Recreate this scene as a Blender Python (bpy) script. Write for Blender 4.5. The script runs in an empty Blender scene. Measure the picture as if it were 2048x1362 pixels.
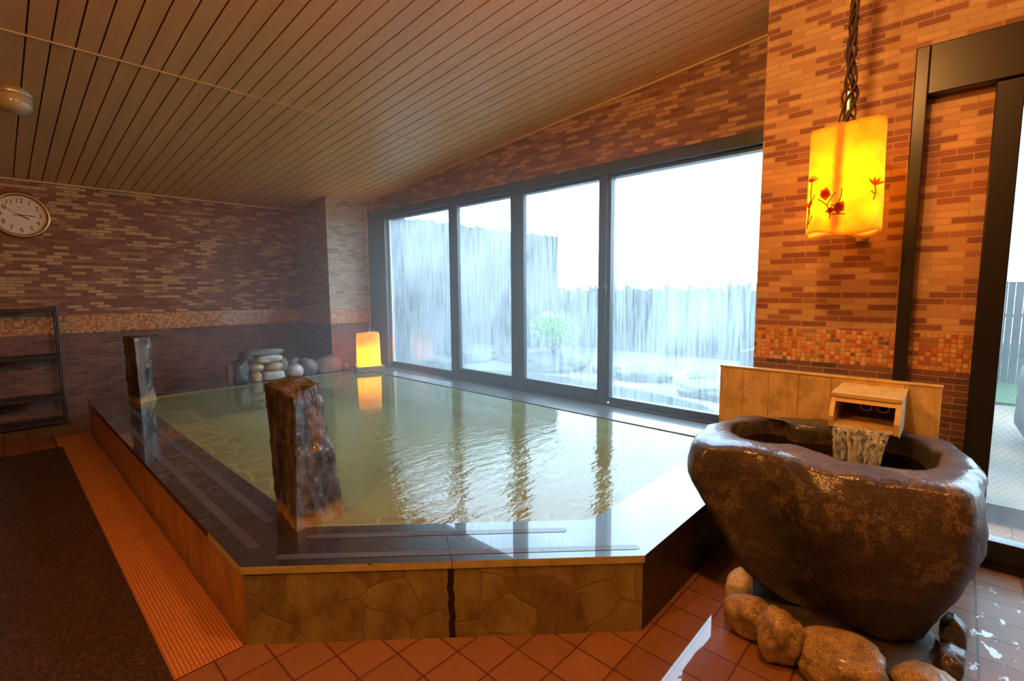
import bpy, bmesh, math, random
from mathutils import Vector, Matrix, noise
random.seed(7)
C = bpy.context.scene.collection
S = bpy.context.scene

# ------------------------------------------------------------------ camera
cam = bpy.data.cameras.new('camera')
cam.sensor_width = 36.0
cam.lens = 964.7 / 2048 * 36
cam.clip_start = 0.02
cam.clip_end = 200
co = bpy.data.objects.new('camera', cam)
C.objects.link(co)
R = Vector((0.68022099, -0.73296604, -0.00775834))
D = Vector((-0.08083477, -0.06448969, -0.99463904))
F = Vector((0.72853631, 0.67720149, -0.10311638))
m = Matrix.Identity(4)
for i in range(3):
    m[i][0] = R[i]; m[i][1] = -D[i]; m[i][2] = -F[i]
m[2][3] = 1.4
co.matrix_world = m
S.camera = co

# ------------------------------------------------------------------ view, sky, light settings
S.view_settings.view_transform = 'Standard'
S.view_settings.look = 'None'
S.view_settings.exposure = 0.0
S.view_settings.gamma = 1.0
S.view_settings.use_curve_mapping = False
S.render.engine = 'CYCLES'
cy = S.cycles
cy.use_denoising = True
cy.max_bounces = 9
cy.diffuse_bounces = 4
cy.glossy_bounces = 4
cy.transmission_bounces = 6
cy.transparent_max_bounces = 16
cy.volume_bounces = 0
cy.sample_clamp_indirect = 6
cy.caustics_reflective = False
cy.caustics_refractive = False
cy.use_light_tree = True

SKY = 10.0
WARM = (1.0, 0.44, 0.115)
world = bpy.data.worlds.new('overcast_sky')
S.world = world
world.use_nodes = True
wn = world.node_tree
wn.nodes['Background'].inputs[0].default_value = (0.56, 0.80, 1.0, 1)
wn.nodes['Background'].inputs[1].default_value = SKY

def point_lamp(name, loc, power, color, radius=0.05, parent=None):
    l = bpy.data.lights.new(name, 'POINT')
    l.energy = power; l.color = color; l.shadow_soft_size = radius
    o = bpy.data.objects.new(name, l); C.objects.link(o)
    o.location = loc
    if parent: o.parent = parent
    return o

# ------------------------------------------------------------------ helpers
def linkobj(name, me, mats, parent=None, smooth=False):
    o = bpy.data.objects.new(name, me); C.objects.link(o)
    if not isinstance(mats, (list, tuple)): mats = [mats]
    for mm in mats: me.materials.append(mm)
    if smooth:
        for p in me.polygons: p.use_smooth = True
    if parent: o.parent = parent
    return o

def obj(name, bm, mats, parent=None, smooth=False, bevel=0, angle=None):
    bmesh.ops.recalc_face_normals(bm, faces=bm.faces)
    me = bpy.data.meshes.new(name); bm.to_mesh(me); bm.free()
    o = linkobj(name, me, mats, parent, smooth)
    if bevel:
        b = o.modifiers.new('bevel', 'BEVEL'); b.width = bevel; b.segments = 2; b.limit_method = 'ANGLE'
    return o

def box(bm, x0, x1, y0, y1, z0, z1, mi=0):
    vs = [bm.verts.new((x, y, z)) for z in (z0, z1) for y in (y0, y1) for x in (x0, x1)]
    for f in ((0,1,3,2), (4,6,7,5), (0,4,5,1), (2,3,7,6), (0,2,6,4), (1,5,7,3)):
        fa = bm.faces.new([vs[i] for i in f]); fa.material_index = mi
    return vs

def prism(bm, poly, z0, z1, mtop=0, mside=0):
    a = [bm.verts.new((x, y, z0)) for x, y in poly]
    b = [bm.verts.new((x, y, z1)) for x, y in poly]
    n = len(poly)
    bm.faces.new(b).material_index = mtop
    bm.faces.new(a[::-1]).material_index = mside
    for i in range(n):
        bm.faces.new((a[i], a[(i+1) % n], b[(i+1) % n], b[i])).material_index = mside

def tube(bm, pts, r, seg=10, caps=True, mi=0):
    pts = [Vector(p) for p in pts]
    rs = r if isinstance(r, (list, tuple)) else [r]*len(pts)
    rings = []
    up = None
    for i, p in enumerate(pts):
        t = (pts[min(i+1, len(pts)-1)] - pts[max(i-1, 0)]).normalized()
        if up is None:
            up = Vector((0, 0, 1)) if abs(t.z) < 0.9 else Vector((1, 0, 0))
        a = t.cross(up).normalized(); b = a.cross(t).normalized(); up = b
        rings.append([bm.verts.new(p + (a*math.cos(2*math.pi*k/seg) + b*math.sin(2*math.pi*k/seg))*rs[i]) for k in range(seg)])
    for i in range(len(rings)-1):
        for k in range(seg):
            f = bm.faces.new((rings[i][k], rings[i][(k+1) % seg], rings[i+1][(k+1) % seg], rings[i+1][k]))
            f.material_index = mi
    if caps:
        bm.faces.new(rings[0][::-1]).material_index = mi
        bm.faces.new(rings[-1]).material_index = mi

def loft(bm, rings, cap0=True, cap1=True):
    vr = [[bm.verts.new(p) for p in r] for r in rings]
    n = len(vr[0])
    for i in range(len(vr)-1):
        for k in range(n):
            bm.faces.new((vr[i][k], vr[i][(k+1) % n], vr[i+1][(k+1) % n], vr[i+1][k]))
    def cap(r, rev):
        c = bm.verts.new(sum((v.co for v in r), Vector())/len(r))
        for k in range(n):
            f = (r[k], r[(k+1) % n], c)
            bm.faces.new(f[::-1] if rev else f)
    if cap0: cap(vr[0], True)
    if cap1: cap(vr[-1], False)

def empty(name, loc=(0, 0, 0), rz=0, parent=None):
    o = bpy.data.objects.new(name, None); C.objects.link(o)
    o.location = loc; o.rotation_euler = (0, 0, rz)
    o.empty_display_size = 0.05
    if parent: o.parent = parent
    return o

def tag(o, label=None, cat=None, group=None, kind=None):
    if label: o['label'] = label
    if cat: o['category'] = cat
    if group: o['group'] = group
    if kind: o['kind'] = kind
    return o

def structure(o, label=None, cat=None):
    o['kind'] = 'structure'
    if label: o['label'] = label
    if cat: o['category'] = cat
    return o

# ------------------------------------------------------------------ node helper
class N:
    def __init__(s, name):
        s.m = bpy.data.materials.new(name); s.m.use_nodes = True
        s.t = s.m.node_tree; s.t.nodes.clear()
        s.out = s.t.nodes.new('ShaderNodeOutputMaterial')
    def n(s, typ, **kw):
        nd = s.t.nodes.new(typ)
        for k, v in kw.items():
            if k.startswith('i_'):
                nd.inputs[k[2:].replace('_', ' ')].default_value = v
            else: setattr(nd, k, v)
        return nd
    def l(s, a, b): s.t.links.new(a, b)
    def set(s, inp, v):
        if hasattr(v, 'is_output') or isinstance(v, bpy.types.NodeSocket): s.l(v, inp)
        else: inp.default_value = v
    def math(s, op, a, b=None, c=None, clamp=False):
        nd = s.n('ShaderNodeMath', operation=op); nd.use_clamp = clamp
        for i, v in enumerate((a, b, c)):
            if v is not None: s.set(nd.inputs[i], v)
        return nd.outputs[0]
    def mix(s, f, a, b, mode='MIX'):
        nd = s.n('ShaderNodeMix', data_type='RGBA', blend_type=mode)
        s.set(nd.inputs[0], f)
        for i, v in ((6, a), (7, b)):
            s.set(nd.inputs[i], v if not isinstance(v, tuple) else (*v, 1) if len(v) == 3 else v)
        return nd.outputs[2]
    def ramp(s, f, stops, interp='LINEAR'):
        nd = s.n('ShaderNodeValToRGB'); cr = nd.color_ramp; cr.interpolation = interp
        while len(cr.elements) < len(stops): cr.elements.new(0.5)
        for e, (p, c) in zip(cr.elements, stops):
            e.position = p; e.color = (*c, 1) if isinstance(c, tuple) else (c, c, c, 1)
        s.l(f, nd.inputs[0]); return nd.outputs[0]
    def coord(s): return s.n('ShaderNodeTexCoord').outputs['Object']
    def sep(s, v):
        nd = s.n('ShaderNodeSeparateXYZ'); s.l(v, nd.inputs[0]); return nd.outputs
    def comb(s, x, y, z=0.0):
        nd = s.n('ShaderNodeCombineXYZ')
        for i, v in enumerate((x, y, z)): s.set(nd.inputs[i], v)
        return nd.outputs[0]
    def scale(s, v, sc):
        nd = s.n('ShaderNodeVectorMath', operation='MULTIPLY'); s.l(v, nd.inputs[0]); nd.inputs[1].default_value = sc
        return nd.outputs[0]
    def noise(s, v, scale=5, detail=3, rough=0.5, dist=0):
        nd = s.n('ShaderNodeTexNoise'); s.l(v, nd.inputs['Vector'])
        nd.inputs['Scale'].default_value = scale; nd.inputs['Detail'].default_value = detail
        nd.inputs['Roughness'].default_value = rough; nd.inputs['Distortion'].default_value = dist
        return nd.outputs['Fac']
    def bump(s, h, strength=0.3, dist=0.01, normal=None):
        nd = s.n('ShaderNodeBump'); s.l(h, nd.inputs['Height'])
        s.set(nd.inputs['Strength'], strength); nd.inputs['Distance'].default_value = dist
        if normal is not None: s.l(normal, nd.inputs['Normal'])
        return nd.outputs[0]
    def schlick(s, f0, top=1.0, normal=None):
        lw = s.n('ShaderNodeLayerWeight'); lw.inputs['Blend'].default_value = 0.5
        if normal is not None: s.l(normal, lw.inputs['Normal'])
        return s.math('ADD', s.math('MULTIPLY', s.math('POWER', lw.outputs['Facing'], 5.0), top-f0), f0, clamp=True)
    def pbr(s, color, rough=0.5, normal=None, **kw):
        nd = s.n('ShaderNodeBsdfPrincipled')
        s.set(nd.inputs['Base Color'], (*color, 1) if isinstance(color, tuple) and len(color) == 3 else color)
        s.set(nd.inputs['Roughness'], rough)
        if normal is not None: s.l(normal, nd.inputs['Normal'])
        for k, v in kw.items(): s.set(nd.inputs[k.replace('_', ' ')], v)
        s.l(nd.outputs[0], s.out.inputs[0]); return nd

def plain(name, color, rough=0.5, **kw):
    q = N(name); q.pbr(color, rough, **kw); return q.m

# ------------------------------------------------------------------ materials
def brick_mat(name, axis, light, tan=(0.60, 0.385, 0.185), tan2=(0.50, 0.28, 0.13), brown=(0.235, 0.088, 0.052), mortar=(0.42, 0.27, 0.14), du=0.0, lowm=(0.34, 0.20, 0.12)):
    """long thin split-face tiles in two colours, a band of glass mosaic, dark tiles below it"""
    q = N(name); c = q.coord(); X, Y, Z = q.sep(c)
    u = X if axis == 'x' else Y
    if du: u = q.math('ADD', u, du)
    b = q.n('ShaderNodeTexBrick', offset=0.5, offset_frequency=2)
    q.l(q.comb(u, Z), b.inputs['Vector'])
    b.inputs['Scale'].default_value = 1; b.inputs['Brick Width'].default_value = 0.128
    b.inputs['Row Height'].default_value = 0.0344; b.inputs['Mortar Size'].default_value = 0.0032
    b.inputs['Mortar Smooth'].default_value = 0.1; b.inputs['Bias'].default_value = 0
    b.inputs['Color1'].default_value = (0, 0, 0, 1); b.inputs['Color2'].default_value = (1, 1, 1, 1); b.inputs['Mortar'].default_value = (0, 0, 0, 1)
    n1 = q.noise(c, 60, 4, 0.6)
    rnd = b.outputs['Color']
    d = 1 - light
    up = q.ramp(rnd, [(0, brown), (d*0.45, tuple(v*1.25 for v in brown)), (d*0.8, (brown[0]*1.5, brown[1]*1.75, brown[2]*1.6)), (d, tan2), (d + light*0.35, tan), (d+light*0.7, tuple(v*0.88 for v in tan))], 'CONSTANT')
    lo = q.ramp(rnd, [(0, (0.13, 0.060, 0.045)), (0.3, (0.17, 0.078, 0.055)), (0.6, (0.21, 0.095, 0.062)), (0.85, (0.085, 0.05, 0.04))], 'CONSTANT')
    lower = q.math('LESS_THAN', Z, 0.957)
    col = q.mix(lower, up, lo)
    col = q.mix(q.math('MULTIPLY', n1, 0.35), col, q.mix(1.0, col, (0.45, 0.42, 0.4), 'MULTIPLY'))
    col = q.mix(b.outputs['Fac'], col, q.mix(lower, mortar, lowm))
    # mosaic band
    mo = q.n('ShaderNodeTexBrick', offset=0.0)
    q.l(q.comb(u, q.math('SUBTRACT', Z, 0.957)), mo.inputs['Vector'])
    for k, v in (('Scale', 1), ('Brick Width', 0.0250), ('Row Height', 0.0250), ('Mortar Size', 0.0026), ('Mortar Smooth', 0.9)): mo.inputs[k].default_value = v
    mo.inputs['Color1'].default_value = (0, 0, 0, 1); mo.inputs['Color2'].default_value = (1, 1, 1, 1); mo.inputs['Mortar'].default_value = (0, 0, 0, 1)
    mc = q.ramp(mo.outputs['Color'], [(0, (0.62, 0.30, 0.10)), (0.22, (0.46, 0.12, 0.035)), (0.40, (0.66, 0.36, 0.16)), (0.55, (0.36, 0.20, 0.07)), (0.68, (0.60, 0.20, 0.07)), (0.84, (0.70, 0.42, 0.20)), (0.94, (0.22, 0.10, 0.05))], 'CONSTANT')
    mc = q.mix(q.math('GREATER_THAN', mo.outputs['Fac'], 0.5), mc, (0.55, 0.38, 0.22))
    band = q.math('MULTIPLY', q.math('GREATER_THAN', Z, 0.957), q.math('LESS_THAN', Z, 1.157))
    col = q.mix(band, col, mc)
    h = q.math('ADD', q.math('MULTIPLY', b.outputs['Fac'], -1.0), q.math('MULTIPLY', rnd, 0.6))
    h = q.math('ADD', h, q.math('MULTIPLY', n1, 0.25))
    hm = q.math('MULTIPLY', mo.outputs['Fac'], -1.4)
    hh = q.n('ShaderNodeMix', data_type='FLOAT'); q.l(band, hh.inputs[0]); q.l(h, hh.inputs[2]); q.l(hm, hh.inputs[3])
    ro = q.n('ShaderNodeMix', data_type='FLOAT'); q.l(band, ro.inputs[0]); ro.inputs[2].default_value = 0.62; ro.inputs[3].default_value = 0.12
    q.pbr(col, ro.outputs[0], q.bump(hh.outputs[0], 0.8, 0.004))
    return q.m

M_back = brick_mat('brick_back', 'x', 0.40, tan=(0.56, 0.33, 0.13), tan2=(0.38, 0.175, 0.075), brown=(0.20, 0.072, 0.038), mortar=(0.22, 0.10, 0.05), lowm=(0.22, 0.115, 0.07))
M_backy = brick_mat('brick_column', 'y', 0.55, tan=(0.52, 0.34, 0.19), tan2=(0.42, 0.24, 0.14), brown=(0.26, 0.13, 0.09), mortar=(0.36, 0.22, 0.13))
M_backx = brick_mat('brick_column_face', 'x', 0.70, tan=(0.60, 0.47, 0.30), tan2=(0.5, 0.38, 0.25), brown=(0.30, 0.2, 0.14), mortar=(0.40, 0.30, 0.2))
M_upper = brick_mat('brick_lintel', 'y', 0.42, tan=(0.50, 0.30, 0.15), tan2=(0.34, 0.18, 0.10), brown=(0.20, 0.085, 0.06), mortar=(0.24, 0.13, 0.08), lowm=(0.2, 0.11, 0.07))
M_right = brick_mat('brick_right', 'y', 0.56)
M_rightx = brick_mat('brick_right_return', 'x', 0.56)

def floor_mat():
    q = N('terracotta_tiles'); c = q.coord(); X, Y, Z = q.sep(c)
    b = q.n('ShaderNodeTexBrick', offset=0.0)
    q.l(q.comb(q.math('ADD', X, 0.165*40-1.13), q.math('ADD', Y, 0.165*40-1.187)), b.inputs['Vector'])
    for k, v in (('Scale', 1), ('Brick Width', 0.165), ('Row Height', 0.165), ('Mortar Size', 0.0042), ('Mortar Smooth', 0.15)): b.inputs[k].default_value = v
    b.inputs['Color1'].default_value = (0, 0, 0, 1); b.inputs['Color2'].default_value = (1, 1, 1, 1); b.inputs['Mortar'].default_value = (0, 0, 0, 1)
    base = q.ramp(b.outputs['Color'], [(0, (0.225, 0.108, 0.055)), (0.5, (0.255, 0.125, 0.065)), (1, (0.20, 0.093, 0.048))])
    n1 = q.noise(c, 9, 5, 0.6)
    base = q.mix(q.math('MULTIPLY', n1, 0.5), base, q.mix(1.0, base, (0.6, 0.5, 0.45), 'MULTIPLY'))
    col = q.mix(b.outputs['Fac'], base, (0.10, 0.035, 0.02))
    # standing water to the right of the pool corner
    wet = q.n('ShaderNodeMapRange'); q.l(X, wet.inputs[0]); wet.inputs[1].default_value = 1.35; wet.inputs[2].default_value = 2.1
    def near(px, py, rad):
        dd = q.n('ShaderNodeVectorMath', operation='DISTANCE'); q.l(c, dd.inputs[0]); dd.inputs[1].default_value = (px, py, 0)
        return q.math('SUBTRACT', 1.0, q.math('DIVIDE', dd.outputs['Value'], rad), clamp=True)
    pud = q.noise(q.scale(c, (1, 1.7, 1)), 9, 5, 0.6)
    pud = q.math('ADD', pud, q.math('MULTIPLY', near(1.80, 0.70, 0.42), 0.45))
    pud = q.math('ADD', pud, q.math('MULTIPLY', near(2.75, -0.28, 0.55), 0.05))
    pm = q.math('MULTIPLY', wet.outputs[0], 0.07)
    pm = q.math('MAXIMUM', pm, q.ramp(pud, [(0.605, 0.0), (0.625, 1.0)]))
    h1 = q.math('MULTIPLY', b.outputs['Fac'], -1.0)
    nor = q.bump(h1, 0.6, 0.003)
    rip = q.bump(q.noise(c, 24, 4, 0.6), q.math('MULTIPLY', q.math('GREATER_THAN', X, 2.25), 0.35), 0.006)
    nd = q.pbr(col, 0.5, nor); nd.inputs['Specular IOR Level'].default_value = 0.22
    cw = q.math('MAXIMUM', q.math('MULTIPLY', pm, 1.0), 0.04)
    q.l(cw, nd.inputs['Coat Weight'])
    nd.inputs['Coat Roughness'].default_value = 0.025; nd.inputs['Coat IOR'].default_value = 1.6
    q.l(rip, nd.inputs['Coat Normal'])
    return q.m
M_floor = floor_mat()

def mosaic_floor():
    q = N('orange_mosaic_strip'); c = q.coord(); X, Y, Z = q.sep(c)
    b = q.n('ShaderNodeTexBrick', offset=0.0)
    q.l(q.comb(q.math('ADD', X, 5.0), q.math('ADD', Y, 5.0)), b.inputs['Vector'])
    for k, v in (('Scale', 1), ('Brick Width', 0.0135), ('Row Height', 0.0175), ('Mortar Size', 0.0016), ('Mortar Smooth', 0.3)): b.inputs[k].default_value = v
    b.inputs['Color1'].default_value = (0.60, 0.27, 0.085, 1); b.inputs['Color2'].default_value = (0.53, 0.235, 0.075, 1); b.inputs['Mortar'].default_value = (0.24, 0.075, 0.03, 1)
    n1 = q.noise(c, 3, 4)
    col = q.mix(q.math('MULTIPLY', n1, 0.6), b.outputs['Color'], q.mix(1.0, b.outputs['Color'], (0.62, 0.5, 0.45), 'MULTIPLY'))
    q.pbr(col, 0.6, q.bump(q.math('MULTIPLY', b.outputs['Fac'], -1.0), 0.8, 0.003)); return q.m
M_mosaic = mosaic_floor()

def carpet_mat():
    q = N('dark_carpet'); c = q.coord()
    n = q.noise(c, 95, 3, 0.7, 0.6); n2 = q.noise(c, 2.2, 3)
    col = q.ramp(n, [(0.38, (0.016, 0.009, 0.007)), (0.52, (0.055, 0.022, 0.014)), (0.66, (0.17, 0.07, 0.045))])
    col = q.mix(q.math('MULTIPLY', n2, 0.6), col, (0.02, 0.012, 0.01))
    q.pbr(col, 0.9, q.bump(n, 1.0, 0.02)); return q.m
M_carpet = carpet_mat()

def ceiling_mat():
    q = N('ceiling_boards'); c = q.coord()
    X, Y, Z = q.sep(c)
    idx = q.math('FLOOR', q.math('DIVIDE', q.math('ADD', X, 10-0.261), 0.107))
    w = q.n('ShaderNodeTexWhiteNoise', noise_dimensions='1D'); q.l(idx, w.inputs['W'])
    g = q.noise(q.scale(c, (90, 1.5, 60)), 3.0, 5, 0.6, 0.3)
    base = q.ramp(g, [(0.3, (0.72, 0.37, 0.135)), (0.5, (0.82, 0.44, 0.165)), (0.7, (0.66, 0.32, 0.11))])
    base = q.mix(q.math('MULTIPLY', w.outputs['Value'], 0.3), base, (0.60, 0.28, 0.10))
    q.pbr(base, 0.42, q.bump(g, 0.15, 0.002)); return q.m
M_ceil = ceiling_mat()
M_groove = plain('ceiling_groove', (0.10, 0.035, 0.018), 0.8)
M_batten = plain('ceiling_batten', (0.60, 0.42, 0.22), 0.5)

def wood_mat(name, a, b, c3, axis_scale, scale=3.0, rough=0.5, wet=0.0):
    q = N(name); c = q.coord()
    g = q.noise(q.scale(c, axis_scale), scale, 5, 0.6, 0.8)
    blot = q.noise(c, 11, 3, 0.6)
    col = q.ramp(g, [(0.32, a), (0.5, b), (0.68, c3)])
    col = q.mix(q.math('MULTIPLY', q.ramp(blot, [(0.5, 0.0), (0.62, 1.0)]), 0.45), col, tuple(v*0.55 for v in a))
    q.pbr(col, rough, q.bump(g, 0.1, 0.002), Coat_Weight=wet, Coat_Roughness=0.15); return q.m
M_hinoki = wood_mat('pale_cypress', (0.52, 0.35, 0.13), (0.64, 0.46, 0.19), (0.70, 0.53, 0.23), (3, 10, 1.2), 2.6, 0.45, 0.1)
M_hinoki_y = wood_mat('pale_cypress_box', (0.54, 0.37, 0.12), (0.66, 0.48, 0.18), (0.72, 0.54, 0.22), (9, 1.5, 9), 2.6, 0.4, 0.3)

def granite_mat():
    q = N('black_granite'); c = q.coord()
    n = q.noise(c, 90, 3, 0.6); n2 = q.noise(c, 4, 4)
    col = q.ramp(n, [(0.4, (0.010, 0.010, 0.010)), (0.7, (0.028, 0.026, 0.025))])
    col = q.mix(q.math('MULTIPLY', n2, 0.5), col, (0.03, 0.017, 0.014))
    q.pbr(col, 0.25, None, Coat_Weight=1.0, Coat_Roughness=0.012, Coat_IOR=1.54); return q.m
M_granite = granite_mat()

def strip_mat():
    q = N('grey_antislip'); c = q.coord()
    n = q.noise(c, 160, 3, 0.6)
    col = q.ramp(n, [(0.35, (0.030, 0.030, 0.032)), (0.65, (0.075, 0.075, 0.078))])
    q.pbr(col, 0.5, q.bump(n, 0.25, 0.001), Coat_Weight=0.85, Coat_Roughness=0.03, Coat_IOR=1.5); return q.m
M_strip = strip_mat()

def deposit_mat(name, a, b):
    q = N(name); c = q.coord()
    n = q.noise(q.scale(c, (1, 1, 2)), 14, 5, 0.7); n2 = q.noise(c, 50, 3)
    col = q.ramp(n, [(0.35, a), (0.65, b)])
    chip = q.math('GREATER_THAN', q.noise(q.scale(c, (1, 1, 1.6)), 9, 4, 0.7), 0.66)
    col = q.mix(chip, col, (0.015, 0.013, 0.01))
    q.pbr(col, 0.45, q.bump(n2, 0.4, 0.003)); return q.m
M_deposit = deposit_mat('mineral_edge', (0.36, 0.32, 0.11), (0.55, 0.49, 0.18))

def flag_mat(name, cols, edge, scale=4.4, stain=False, wetc=0.35, edgew=0.011, seed=0.0):
    q = N(name); c = q.coord(); X, Y, Z = q.sep(c)
    dn = q.n('ShaderNodeTexNoise'); q.l(c, dn.inputs['Vector']); dn.inputs['Scale'].default_value = 2.5
    dv = q.n('ShaderNodeVectorMath', operation='MULTIPLY_ADD'); q.l(dn.outputs['Color'], dv.inputs[0]); dv.inputs[1].default_value = (0.18, 0.18, 0.18); q.l(c, dv.inputs[2])
    av = q.n('ShaderNodeVectorMath', operation='ADD'); q.l(dv.outputs[0], av.inputs[0]); av.inputs[1].default_value = (seed, seed*0.7, seed*0.3)
    v1 = q.n('ShaderNodeTexVoronoi', feature='DISTANCE_TO_EDGE'); q.l(av.outputs[0], v1.inputs['Vector']); v1.inputs['Scale'].default_value = scale
    v2 = q.n('ShaderNodeTexVoronoi', feature='F1'); q.l(av.outputs[0], v2.inputs['Vector']); v2.inputs['Scale'].default_value = scale
    r = q.sep(v2.outputs['Color'])[0]
    col = q.ramp(r, [(0, cols[0]), (0.35, cols[1]), (0.7, cols[2]), (1, cols[0])])
    streak = q.noise(q.scale(c, (3, 3, 1.6)), 2.6, 6, 0.7)
    col = q.mix(q.ramp(streak, [(0.35, 0.1), (0.65, 0.95)]), col, q.mix(1.0, col, (0.42, 0.34, 0.25), 'MULTIPLY'))
    fine = q.noise(c, 55, 4, 0.7)
    col = q.mix(q.math('MULTIPLY', fine, 0.4), col, q.mix(1.0, col, (0.5, 0.42, 0.3), 'MULTIPLY'))
    e = q.math('LESS_THAN', v1.outputs['Distance'], edgew)
    col = q.mix(e, col, edge)
    # dark moss line low down with mineral crust (shape of its own)
    if stain:
        d = q.math('SUBTRACT', X, Y)
        w = q.math('MULTIPLY', q.math('SUBTRACT', q.noise(q.comb(0.0, 0.0, Z), 16, 3), 0.5), 0.05)
        s1 = q.math('LESS_THAN', q.math('ABSOLUTE', q.math('ADD', q.math('ADD', d, 0.262), w)), 0.018)
        col = q.mix(s1, col, (0.006, 0.006, 0.005))
    hh = q.math('ADD', q.math('MINIMUM', v1.outputs['Distance'], edgew*2.5), q.math('MULTIPLY', fine, 0.02))
    q.pbr(col, 0.42, q.bump(hh, 0.7, 0.05), Coat_Weight=wetc, Coat_Roughness=0.15); return q.m
M_flag = flag_mat('crazy_paving_front', [(0.40, 0.37, 0.15), (0.29, 0.26, 0.10), (0.45, 0.42, 0.19)], (0.20, 0.13, 0.05), 4.7, True, seed=1.3)
M_flagL = flag_mat('side_wall_lamp_tinted', [(0.56, 0.30, 0.11), (0.50, 0.26, 0.09), (0.60, 0.34, 0.13)], (0.30, 0.14, 0.05), 1.6, seed=6.2, edgew=0.006)  # warm light on the left wall is put into this more orange colour
M_edgeL = deposit_mat('black_chipped_edge', (0.015, 0.012, 0.010), (0.05, 0.03, 0.015))
M_flagR = flag_mat('crazy_paving_dark_shaded', [(0.035, 0.032, 0.02), (0.05, 0.04, 0.025), (0.03, 0.03, 0.022)], (0.02, 0.018, 0.012), 4.0, seed=4.1)  # dark green stone, darkened further to paint in the right wall's shade
M_flagU = flag_mat('crazy_paving_submerged', [(0.33, 0.35, 0.20), (0.27, 0.30, 0.17), (0.38, 0.40, 0.24)], (0.46, 0.48, 0.31), 3.6, wetc=0, edgew=0.03, seed=2.2)

def water_mat():
    q = N('spring_water'); c = q.coord(); X, Y, Z = q.sep(c)
    n1 = q.noise(q.scale(c, (1.0, 2.4, 1)), 5.5, 4, 0.55, 0.6)
    n2 = q.noise(q.scale(c, (1.0, 2.0, 1)), 21, 2, 0.5)
    # calmer by the left edge and far end, disturbed in the middle
    g = q.n('ShaderNodeVectorMath', operation='DISTANCE'); q.l(c, g.inputs[0]); g.inputs[1].default_value = (1.65, 2.45, 0.32)
    act = q.ramp(q.math('DIVIDE', g.outputs['Value'], 2.2), [(0.0, 0.9), (0.36, 0.7), (0.8, 0.07)])
    h = q.math('MULTIPLY', q.math('ADD', n1, q.math('MULTIPLY', n2, 0.22)), act)
    nor = q.bump(h, 0.42, 0.016)
    gl = q.n('ShaderNodeBsdfGlossy'); gl.inputs['Roughness'].default_value = 0.03; q.l(nor, gl.inputs['Normal'])
    df = q.n('ShaderNodeBsdfDiffuse'); df.inputs['Color'].default_value = (0.31, 0.34, 0.145, 1)
    tr = q.n('ShaderNodeBsdfTransparent'); tr.inputs['Color'].default_value = (0.82, 0.9, 0.62, 1)
    m1 = q.n('ShaderNodeMixShader'); m1.inputs[0].default_value = 0.50
    q.l(tr.outputs[0], m1.inputs[1]); q.l(df.outputs[0], m1.inputs[2])
    m2 = q.n('ShaderNodeMixShader'); q.l(q.schlick(0.08, 1.0, nor), m2.inputs[0]); q.l(m1.outputs[0], m2.inputs[1]); q.l(gl.outputs[0], m2.inputs[2])
    q.l(m2.outputs[0], q.out.inputs[0]); return q.m
M_water = water_mat()

def glass_mat(name, fog_lo, fog_hi, wire=False, col=(0.9, 0.97, 1.0)):
    q = N(name); c = q.coord(); X, Y, Z = q.sep(c)
    st = q.noise(q.comb(q.math('MULTIPLY', Y, 15), q.math('MULTIPLY', Z, 0.9)), 2.2, 7, 0.8)
    bl = q.noise(q.comb(Y, Z, 0.0), 1.3, 2, 0.5)
    f = q.math('ADD', q.math('MULTIPLY', st, 0.7), q.math('MULTIPLY', bl, 0.3))
    fog = q.n('ShaderNodeMapRange'); q.l(f, fog.inputs[0]); fog.inputs[1].default_value = 0.38; fog.inputs[2].default_value = 0.66
    fog.inputs[3].default_value = fog_lo; fog.inputs[4].default_value = fog_hi
    tr = q.n('ShaderNodeBsdfTransparent'); tr.inputs[0].default_value = (0.97, 0.99, 1, 1)
    tl = q.n('ShaderNodeBsdfTranslucent'); tl.inputs[0].default_value = (*col, 1)
    m1 = q.n('ShaderNodeMixShader'); q.l(fog.outputs[0], m1.inputs[0]); q.l(tr.outputs[0], m1.inputs[1]); q.l(tl.outputs[0], m1.inputs[2])
    last = m1.outputs[0]
    if wire:
        k = 2*math.pi/0.030
        a = q.math('ABSOLUTE', q.math('SINE', q.math('MULTIPLY', q.math('ADD', Y, Z), k/2)))
        b = q.math('ABSOLUTE', q.math('SINE', q.math('MULTIPLY', q.math('SUBTRACT', Y, Z), k/2)))
        w = q.math('LESS_THAN', q.math('MINIMUM', a, b), 0.085)
        df = q.n('ShaderNodeBsdfDiffuse'); df.inputs[0].default_value = (0.2, 0.2, 0.2, 1)
        m3 = q.n('ShaderNodeMixShader'); q.l(q.math('MULTIPLY', w, 0.25), m3.inputs[0]); q.l(last, m3.inputs[1]); q.l(df.outputs[0], m3.inputs[2])
        last = m3.outputs[0]
    gl = q.n('ShaderNodeBsdfGlossy'); gl.inputs['Roughness'].default_value = 0.04
    m2 = q.n('ShaderNodeMixShader'); q.l(q.schlick(0.025, 0.8), m2.inputs[0]); q.l(last, m2.inputs[1]); q.l(gl.outputs[0], m2.inputs[2])
    q.l(m2.outputs[0], q.out.inputs[0]); return q.m
M_glass = glass_mat('fogged_glass', 0.025, 0.27)
M_glassw = glass_mat('fogged_wired_glass', 0.025, 0.27, True)
M_glassd = glass_mat('door_wired_glass', 0.03, 0.06, True)

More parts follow.
